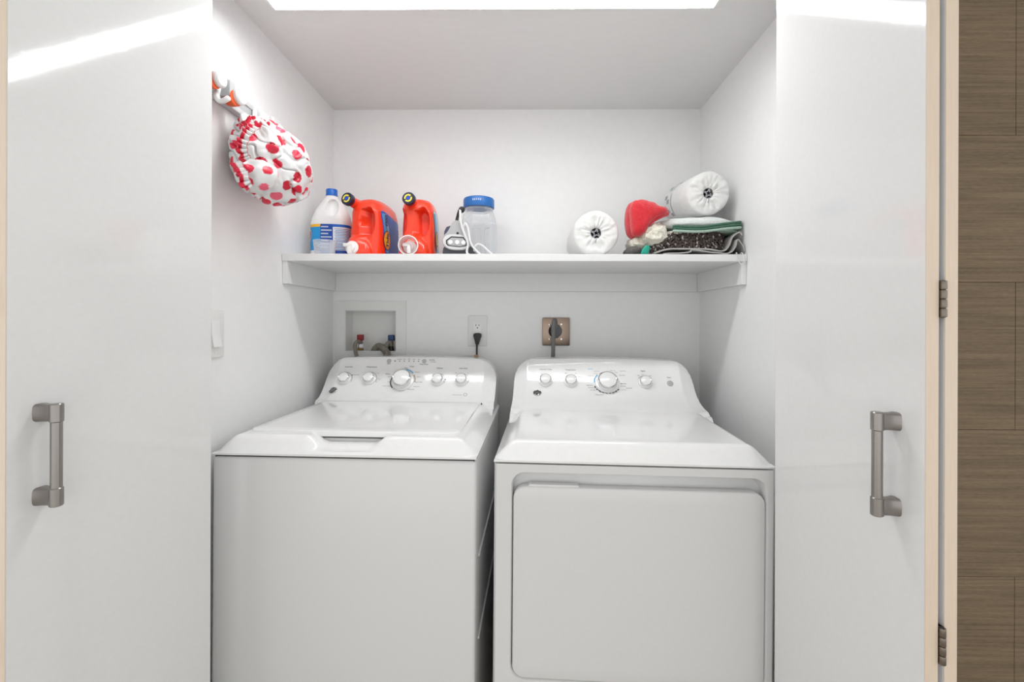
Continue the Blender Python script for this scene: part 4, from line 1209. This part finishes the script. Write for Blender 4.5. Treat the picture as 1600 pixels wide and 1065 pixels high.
    # bullseye
    def ell(yc, zc, ry, rz): return [(yc + ry * math.cos(2 * PI * k / 20), zc + rz * math.sin(2 * PI * k / 20)) for k in range(20)]
    yc = y0 + .038
    lpoly('bullseye', ell(yc, .066, .031, .036), 'label_navy', .0024, lab)
    lpoly('bullseye', ell(yc, .066, .028, .033), 'label_orange', .0028, lab)
    lpoly('bullseye', ell(yc, .066, .020, .026), 'label_yellow', .0032, lab)
    f = wrap(.0038)
    o = obj('lettering', text_bm('Tide', .021, None, .04, wrapfn=lambda x, y: f(yc - y, .066 + x)), 'label_navy', lab, smooth=0, local=True)
    if kind == 0:
        o = obj('lettering', text_bm('OXI', .017, None, .04, wrapfn=lambda x, y: f(yc - .006 - y, .138 + x)), 'label_navy', lab, smooth=0, local=True)
        f2 = wrap(.002)
        for q in range(9):
            lpoly('label_line', [(y1 - .022, .125 - q * .011), (y1 - .015, .125 - q * .011), (y1 - .015, .132 - q * .011), (y1 - .022, .132 - q * .011)], 'label_white', .0018, lab)
    else:
        lpoly('label_edge', [(y0 + .001, .16), (y0 + .012, .16), (y0 + .02, .03), (y0 + .016, .02)], 'label_teal', .0018, lab)
    return t, gripx
j1, g1 = jug('detergent_jug', 568, 1.615, math.radians(-4), 'red detergent jug with a blue side label beside the bleach bottle', -.030, .222, -.050, 0, .062, .044, .027)
j2, g2 = jug('detergent_jug', 650.5, 1.615, math.radians(5), 'red detergent jug with a clear dosing cup over its tap, beside the grey iron', -.018, .20, -.024, 1, .064, .040, .025)
# dosing cup pushed over the second jug's tap
cpos = world_of(j2) @ Vector((g2, -.062, .030))
t = empty('dosing_cup', tuple(cpos), 'clear pinkish dosing cup with a white rim over the tap of the red jug', 'cup', rot=(0, 0, math.radians(5)))
b = B(); lathe(b, [(.0275, -.038), (.0312, .0), (.0335, .001), (.0338, .0035), (.0315, .0045), (.0292, .003), (.0262, -.038)], frame((0, 0, 0), (0, -1, 0)), 40); obj('cup_wall', b, 'pink_cup_clear', t, local=True)
b = B(); lathe(b, [(.0310, .0), (.0340, .0005), (.0342, .004), (.0310, .0048)], frame((0, -.0006, 0), (0, -1, 0)), 40); obj('cup_rim', b, 'tap_white', t, local=True)

# ---- clothes iron standing on its heel
Yi = 1.60
t = empty('clothes_iron', tuple(atY(714, 397, Yi)), 'grey clothes iron standing on its heel beside the clear jar', 'iron')
zf = SZ
def keep(bm_):
    for v in bm_.verts: v.co.z = max(v.co.z, SZ + .0004)
    return bm_
b = B(); px_prism(b, [(691, 400), (693, 387), (699, 381), (720, 386), (736, 385), (739, 390), (740, 400)], Yi, .11, .004, rnd=3); obj('heel', keep(b), 'iron_dark', t)
b = B(); px_prism(b, [(690.5, 376), (692.5, 369), (699, 362), (704, 353), (707, 346), (713, 344), (719, 346), (721, 355), (725, 364), (731, 373), (735, 383), (727, 390), (708, 390.5), (695, 386)], Yi - .004, .085, .006, 3, rnd=4); obj('shell', b, 'iron_gray', t)
b = B(); px_prism(b, [(691.5, 377), (694, 370), (703, 366), (722, 367), (730, 374), (733.5, 383), (726, 388.5), (708, 389), (696, 385)], Yi - .0075, .006, .0018, 2, rnd=4); obj('bezel', b, 'iron_light', t)
b = B(); px_prism(b, [(696.5, 375), (705, 369), (724, 370), (728.5, 376), (730, 384), (718, 386), (700, 384), (697, 381)], Yi - .0085, .003, .0006, 1); obj('dial_window', b, 'slot_black', t)
b = B(); px_prism(b, [(698.5, 376), (705.5, 371), (723.5, 372), (727, 377), (728, 383), (718, 384.8), (701, 383), (698.8, 380.5)], Yi - .0092, .002, .0004, 1); obj('dial_plate', b, 'iron_gray', t)
for px, py in ((703.8, 378.5), (714.5, 378.5), (724.5, 379)):
    b = B(); m_ = frame(atY(px, py, Yi - .009), (0, -1, 0))
    lathe(b, [(0, 0), (.0082, 0), (.0082, .003), (.006, .0045), (0, .0045)], m_, 9); obj('setting_button', b, 'label_white', t, smooth=20)
b = B(); lathe(b, [(0, 0), (.0045, 0), (.0045, .0006), (0, .0006)], frame(atY(715, 364.3, Yi - .0042), (0, -1, 0)), 14); obj('screw_hole', b, 'slot_black', t)
b = B(); px_prism(b, [(693.5, 367), (694, 361), (697.5, 354), (704, 352), (702, 360), (698, 366)], Yi + .012, .03, .003, 2); obj('side_button', b, 'iron_navy', t)
b = B(); tube(b, [atY(713.5, 346, Yi + .03), atY(715, 338, Yi + .03), atY(717.5, 328, Yi + .02)], .006, 12, 6, rfun=lambda q: .0062 - .002 * q); sphere(b, atY(721.5, 327.5, Yi + .02), .0115, n=16); obj('cord_swivel', b, 'black_rubber', t)
cz = SZ + .0045
b = B(); tube(b, [atY(719, 328, Yi + .014), atY(719.3, 338, Yi - .006), atY(721, 352, Yi - .012), atY(726, 366, Yi - .014), atY(731, 380, Yi - .016), atY(729.5, 392, Yi - .018), Vector((atY(731, 397, Yi - .02).x, Yi - .02, cz)), Vector((atY(736, 397, Yi).x, Yi + .03, cz))], .0042, 10); obj('cord', b, 'wire_white', t)
b = B(); tube(b, [Vector((atY(736, 397, Yi).x, Yi + .03, cz)), atY(728, 372, Yi + .01), atY(724, 356, Yi + .0), atY(727.5, 349, Yi), atY(731.5, 358, Yi - .004), atY(735, 378, Yi - .01), atY(741, 388, Yi - .012), Vector((atY(750, 398, Yi - .015).x, Yi - .015, cz))], .0038, 10); obj('cord', b, 'wire_white', t)
b = B(); tube(b, [Vector((atY(739, 397, Yi).x, Yi + .01, cz)), atY(742, 386, Yi - .003), atY(747, 381.5, Yi - .004), atY(754, 384, Yi - .008), atY(762, 391, Yi - .012), Vector((atY(769, 398, Yi - .015).x, Yi - .015, cz))], .0036, 10); obj('cord', b, 'wire_white', t)

# ---- clear jar with blue lid
Yj = 1.80
pj = atY(748, 397, Yj)
t = empty('storage_jar', (pj.x, Yj, SZ), 'clear faceted plastic jar with a blue screw lid', 'jar', rot=(0, 0, .25))
H = atY(740, 325, Yj).z - SZ
JR_ = .070
b = B()
def octo(r, z_, n=8, rr=.22):
    out = []
    for k in range(n):
        a = 2 * PI * k / n
        for q in (-1, 1):
            aa = a + q * (PI / n) * (1 - rr)
            out.append(b.verts.new((r * math.cos(aa), r * math.sin(aa), z_)))
    return out
rings = [octo(.060, .0005), octo(JR_, .008), octo(JR_, H * .70), octo(JR_ * .97, H * .78), octo(.062, H * .88), octo(.054, H * .95)]
rn = [octo(.0525, H * .955, rr=.0), octo(.0525, H, rr=.0)]
rings += rn
for A, C in zip(rings[:-1], rings[1:]):
    for k in range(16): b.faces.new((A[k], A[(k + 1) % 16], C[(k + 1) % 16], C[k]))
b.faces.new(rings[0][::-1])
obj('jar_body', b, 'clear_plastic', t, local=True, smooth=15)
for k in range(8):
    a = 2 * PI * k / 8
    b = B(); rr_ = rrect(-.019, .019, .02, H * .70, .006, 4); mm = Matrix.Rotation(a, 4, 'Z') @ frame((JR_ * .955, 0, 0), (1, 0, 0), (0, 1, 0))
    for i in range(len(rr_)):
        p0, p1 = rr_[i], rr_[(i + 1) % len(rr_)]
        q0 = (p0[0] * .92, p0[1] + (.003 if p0[1] < .1 else -.003)); q1 = (p1[0] * .92, p1[1] + (.003 if p1[1] < .1 else -.003))
        b.faces.new([b.verts.new(mm @ Vector((*q, .0012))) for q in (p0, p1, q1, q0)])
    bmesh.ops.remove_doubles(b, verts=b.verts, dist=1e-6)
    obj('facet_rim', b, 'clear_cup', t, local=True)
Ht = atY(740, 311, Yj).z - SZ
b = B(); lathe(b, [(.053, H - .002), (.0605, H - .002), (.0612, H), (.0612, Ht - .006), (.0585, Ht - .001), (0, Ht)], None, 48); jl = obj('jar_lid', b, 'lid_blue', t, local=True)
b = B()
for k in range(5): box(b, -.0004, .0004, -.0008, .0, -.003, .003, mtx=Matrix.Rotation(.12 * (k - 2) - .28, 4, 'Z') @ Matrix.Translation((0, -.0614, Ht - .016)) @ Matrix.Diagonal((3.2, 1, 1, 1)))
obj('lid_mark', b, 'label_white', jl, local=True, smooth=0)
b = B(); lathe(b, [(.0535, H - .012), (.056, H - .011), (.056, H - .005), (.0535, H - .004)], None, 40); obj('neck_ring', b, 'clear_cup', t, local=True)

# ---- paper towel rolls
def roll(c0, ax, R_, L, label, name, printed=False):
    up = Vector((0, 0, 1))
    m_ = frame(c0, ax, Vector((1, 0, 0)))     # local z runs along the roll from the front face to the back
    t = empty(name, tuple(c0), label, 'paper towel', 'paper towel rolls', rot=m_.to_euler())
    ridges = lambda a: 1 + .03 * noise.noise(Vector((math.cos(a) * 3, math.sin(a) * 3, 1.3)))
    b = B()
    n = 72
    def ring(r, z_, wob=0.0, tw=0.0):
        return [b.verts.new((r * (ridges(2 * PI * k / n) if r > R_ * .8 else 1) * math.cos(2 * PI * k / n), r * (ridges(2 * PI * k / n) if r > R_ * .8 else 1) * math.sin(2 * PI * k / n),
                z_ + wob * noise.noise(Vector((math.cos(2 * PI * k / n) * 5.5 + c0[0] * 9, math.sin(2 * PI * k / n) * 5.5, r * 45))))) for k in range(n)]
    rc = R_ * .235
    rr = [ring(rc * .92, .03), ring(rc, .004, .002), ring(rc * 1.3, .0005, .004)] + [ring(R_ * q, -.002, .0075) for q in (.36, .42, .5, .58, .66, .74, .78)] + [ring(R_ * .86, -.001, .006), ring(R_ * .92, 0, .004), ring(R_ * .965, .003), ring(R_, .010), ring(R_ * 1.0, L * .3), ring(R_ * 1.0, L * .7), ring(R_, L - .01), ring(R_ * .96, L), ring(R_ * .5, L + .001), ring(rc, L)]
    for A, C in zip(rr[:-1], rr[1:]):
        for k in range(n): b.faces.new((A[k], A[(k + 1) % n], C[(k + 1) % n], C[k]))
    obj('towel_body', b, 'tissue', t, local=True, smooth=60)
    b = B(); lathe(b, [(rc * .95, .006), (rc * .95, L), (rc * .85, L), (rc * .85, .006)], None, 28); obj('core_tube', b, 'core_card', t, local=True)
    b = B(); pp = [(rc * (.95 if k % 2 else .35) * math.cos(k * .7), rc * (.95 if k % 2 else .35) * math.sin(k * .7)) for k in range(9)]
    tube(b, [Vector((x, y, .004 + .003 * (i % 2))) for i, (x, y) in enumerate(pp)], .0022, 6, 4); obj('wrapper_twist', b, 'wrap_gray', t, local=True)
    b = B(); tube(b, [Vector((.001, rc * .9, .0)), Vector((-.001, rc * 1.3, -.003)), Vector((-.004, rc * 1.9, -.003))], .0016, 6, 4); obj('wrapper_crease', b, 'wrap_gray', t, local=True)
    if printed:
        for q in range(26):
            a = q * .242; z_ = L * (.70 + .22 * ((q * 7) % 5) / 5)
            b = B(); da, dz = .07 + .04 * ((q * 3) % 4) / 3, .012
            V = [[b.verts.new((R_ * 1.014 * math.cos(a + da * i), R_ * 1.014 * math.sin(a + da * i), z_ + dz * j)) for i in (-1, 0, 1)] for j in (-1, 1)]
            for i in range(2): b.faces.new((V[0][i], V[0][i + 1], V[1][i + 1], V[1][i]))
            obj('wrapper_print', b, 'wrap_gray' if q % 4 else 'wrap_green', t, local=True)
        b = B(); lathe(b, [(R_ * 1.013, L * .62), (R_ * 1.014, L * .63), (R_ * 1.013, L * .64)], None, 60); obj('wrapper_print', b, 'wrap_gray', t, local=True)
    return t
R1 = .0785
c1 = atY(931.5, 371, 1.585); c1.z = SZ + R1 * 1.008
roll(c1, (0, 1, 0), R1, .28, 'white paper towel roll lying on the bare shelf with its end facing out', 'paper_towel_roll')
c2 = atY(1107.5, 301.5, 1.60)
roll(c2, (-.03, .985, .10), .0755, .27, 'wrapped paper towel roll lying on top of the folded cloths', 'paper_towel_roll', True)

# ---- folded cloths
YP = 1.565
def X_(px): return atY(px, 397, YP).x
def Z_(py): return atY(1080, py, YP).z
XRm = XR - .002
# grey folded fabric at the bottom
t = empty('folded_gray_bag', (X_(1100), YP, SZ), 'light grey folded fabric bag with a drawstring at the bottom of the cloth pile', 'bag')
b = B(); sheet(b, [(X_(1022), SZ + .004), (X_(1040), SZ + .016), (X_(1065), SZ + .022), (X_(1100), SZ + .019), (X_(1128), SZ + .013), (X_(1138), SZ + .028), (X_(1143), SZ + .060), (X_(1153), Z_(363)), (XRm - .010, Z_(368))], YP - .006, YP + .24, .005, 12, .004, 22)
for v in b.verts: v.co.z = max(v.co.z, SZ + .0006); v.co.x = min(v.co.x, XRm)
obj('outer_fold', b, 'gray_fabric', t, smooth=60)
b = B(); sheet(b, [(X_(1035), SZ + .004), (X_(1075), SZ + .008), (X_(1080), SZ + .016), (X_(1105), SZ + .009), (X_(1135), SZ + .005), (X_(1146), SZ + .022), (X_(1150), SZ + .050), (X_(1158), SZ + .030), (XRm - .004, SZ + .014)], YP - .012, YP + .22, .004, 12, .003, 25)
for v in b.verts: v.co.z = max(v.co.z, SZ + .0006); v.co.x = min(v.co.x, XRm)
obj('inner_fold', b, 'gray_fabric', t, smooth=60)
yf = SYF - .004
b = B(); tube(b, [Vector((X_(1150), YP + .01, SZ + .004)), Vector((atY(1151, 398, yf).x, yf, SZ + .003)), atY(1153, 405, yf - .002), atY(1158, 413, yf - .004), atY(1163, 411, yf - .004), atY(1163, 403, yf - .003), Vector((atY(1160, 398, yf).x, yf + .004, SZ + .004)), Vector((X_(1158), YP + .01, SZ + .004))], .0018, 8, 8)
for v in b.verts: v.co.x = min(v.co.x, XRm)
obj('drawstring', b, 'wire_white', t)
# dark shaggy mat
t = empty('chenille_mat', (X_(1080), YP, SZ + .02), 'dark grey brown chenille mat folded in the middle of the cloth pile', 'mat')
b = B(); lump(b, (X_(1076), YP + .125, SZ + .052), (.140, .118, .029), 3.4, namp=.004, seed=3)
def sag(p):
    return p
for v in b.verts: v.co.x = min(v.co.x, XRm)
obj('mat_base', b, 'chenille_base', t, smooth=60)
b = B(); b2 = B(); rn_ = random.Random(5)
for q in range(900):
    x = rn_.uniform(X_(1004), X_(1146)); zz = rn_.uniform(SZ + .022, SZ + .082)
    edge = ((x - X_(1076)) / .150)
    yy = YP + .125 - .118 * max(0.0, 1 - abs(edge) ** 3.4) ** (1 / 3.4) + rn_.uniform(-.004, .004)
    fall = sstep(X_(1046), X_(1004), x)
    zz = zz - .024 * fall if fall > 0 else zz
    zz = max(zz, SZ + .006)
    m_ = Matrix.Translation((x, yy, zz)) @ Matrix.Rotation(rn_.uniform(-.8, .8), 4, 'Y') @ Matrix.Rotation(rn_.uniform(-.6, .6), 4, 'X') @ Matrix.Diagonal((.0032, .0045, .0062, 1))
    bmesh.ops.create_icosphere(b2 if rn_.random() < .12 + .38 * fall + .14 * sstep(X_(1080), X_(1040), x) else b, subdivisions=1, radius=1.0, matrix=m_)
o = obj('mat_pile', b, 'chenille', t, smooth=180); o['kind'] = 'stuff'
o = obj('mat_pile', b2, 'chenille_light', t, smooth=180); o['kind'] = 'stuff'
# cream fleece
t = empty('cream_cloth', (X_(1030), YP, SZ + .05), 'fluffy cream cloth bunched under the red cloth', 'cloth')
b = B(); lump(b, (X_(1024), YP + .072, Z_(364)), (.054, .085, .042), 2.6, 120, 64, namp=.009, nsc=62, seed=8)
lump(b, (X_(1001), YP + .085, Z_(377)), (.026, .075, .026), 2.4, 90, 44, namp=.007, nsc=62, seed=2)
lump(b, (X_(1075), YP + .11, Z_(362)), (.115, .105, .010), 3, namp=.004, nsc=20, seed=12)
obj('cloth_body', b, 'cream_fleece', t, smooth=180)
# white mat with green edge
t = empty('green_edged_mat', (X_(1098), YP, SZ + .08), 'white folded bath mat with dark green edging beneath the paper roll', 'mat')
def clampx(bm_):
    for v in bm_.verts: v.co.x = min(v.co.x, XRm)
    return bm_
b = B(); lump(b, (X_(1097), YP + .120, Z_(346.5)), (.150, .124, .025), 2.7, 80, 40, namp=.007, nsc=18, seed=21); obj('mat_layer', clampx(b), 'mat_white', t, smooth=180)
b = B(); lump(b, (X_(1106), YP + .120, Z_(358.5)), (.132, .120, .0075), 3.2, namp=.003, nsc=16, seed=25); obj('mat_layer', clampx(b), 'mat_pale_green', t, smooth=180)
for ya_, yb_, m_, rr_ in ((353, 347.5, 'mat_green', .0040), (356.5, 351.5, 'mat_green', .0040), (360.5, 356, 'mat_pale_green', .0046)):
    b = B(); tube(b, [atY(1052, ya_ + .5, YP + .004), atY(1056, ya_, YP - .006), atY(1075, ya_ + 1.0, YP - .008), atY(1100, ya_ + .8, YP - .009), atY(1125, (ya_ + yb_) / 2, YP - .008), atY(1148, yb_, YP - .006), atY(1157, yb_ - .5, YP + .012), Vector((XRm - .006, YP + .08, atY(1157, yb_, YP + .02).z))], rr_, 10, 8)
    obj('edge_binding', clampx(b), m_, t, smooth=180)
# red fleece cloth
t = empty('red_cloth', (X_(1008), YP, SZ + .08), 'red fluffy cloth folded over the corner of the cloth pile', 'cloth')
def pxo(pts, Y):
    P = smooth_path([atY(x, y, Y) for x, y in pts] + [atY(*pts[0], Y)], 5)[:-1]
    return [(p.x, p.z) for p in P]
b = B(); pillow(b, pxo([(984, 326), (989, 315), (996, 311.5), (1010, 312.5), (1026, 318), (1038, 323), (1043, 328), (1042, 333), (1033, 338), (1023, 344), (1014, 352), (1009, 362), (999, 369), (989, 366), (986, 350)], YP), .034, 7, .005, 60, Matrix.Translation((0, YP + .010, 0)), 2.6); obj('front_fold', b, 'red_fleece', t, smooth=180)
b = B(); pillow(b, pxo([(979, 332), (982, 320), (988, 314), (1000, 313), (1005, 330), (1002, 350), (997, 370), (988, 371), (981, 362), (978.5, 346)], YP + .03), .036, 7, .005, 50, Matrix.Translation((0, YP + .05, 0)), 2.6); obj('back_fold', b, 'red_fleece', t, smooth=180)
b = B(); tube(b, [atY(1012, 351, YP + .0), atY(1022, 343.5, YP - .004), atY(1033, 337.5, YP + .0), atY(1043, 334, YP + .02)], .0085, 10, 8, flat=.8); obj('hem', b, 'red_fleece', t, smooth=180)
# teal and dark scraps at the shelf edge
t = empty('teal_strap', (X_(1008), YP, SZ), 'teal plastic strap end poking out under the cream cloth', 'strap')
b = B(); pillow(b, pxo([(1001, 397), (1003, 390), (1008, 384), (1014, 383.5), (1015, 388), (1011.5, 397)], YP - .008), .007, 5, 0, 10, Matrix.Translation((0, YP - .008, 0)), 3)
for v in b.verts: v.co.z = max(v.co.z, SZ + .0006)
obj('strap_end', b, 'teal_plastic', t, smooth=60)
t = empty('dark_rag', (X_(990), YP, SZ), 'dark grey rag corner lying at the end of the cloth pile', 'rag')
b = B(); lump(b, (X_(993), YP + .05, SZ + .016), (.028, .06, .0165), 2.2, namp=.004, nsc=40, seed=31)
for v in b.verts: v.co.z = max(v.co.z, SZ + .0006)
obj('rag_body', b, 'dark_fabric', t, smooth=180)
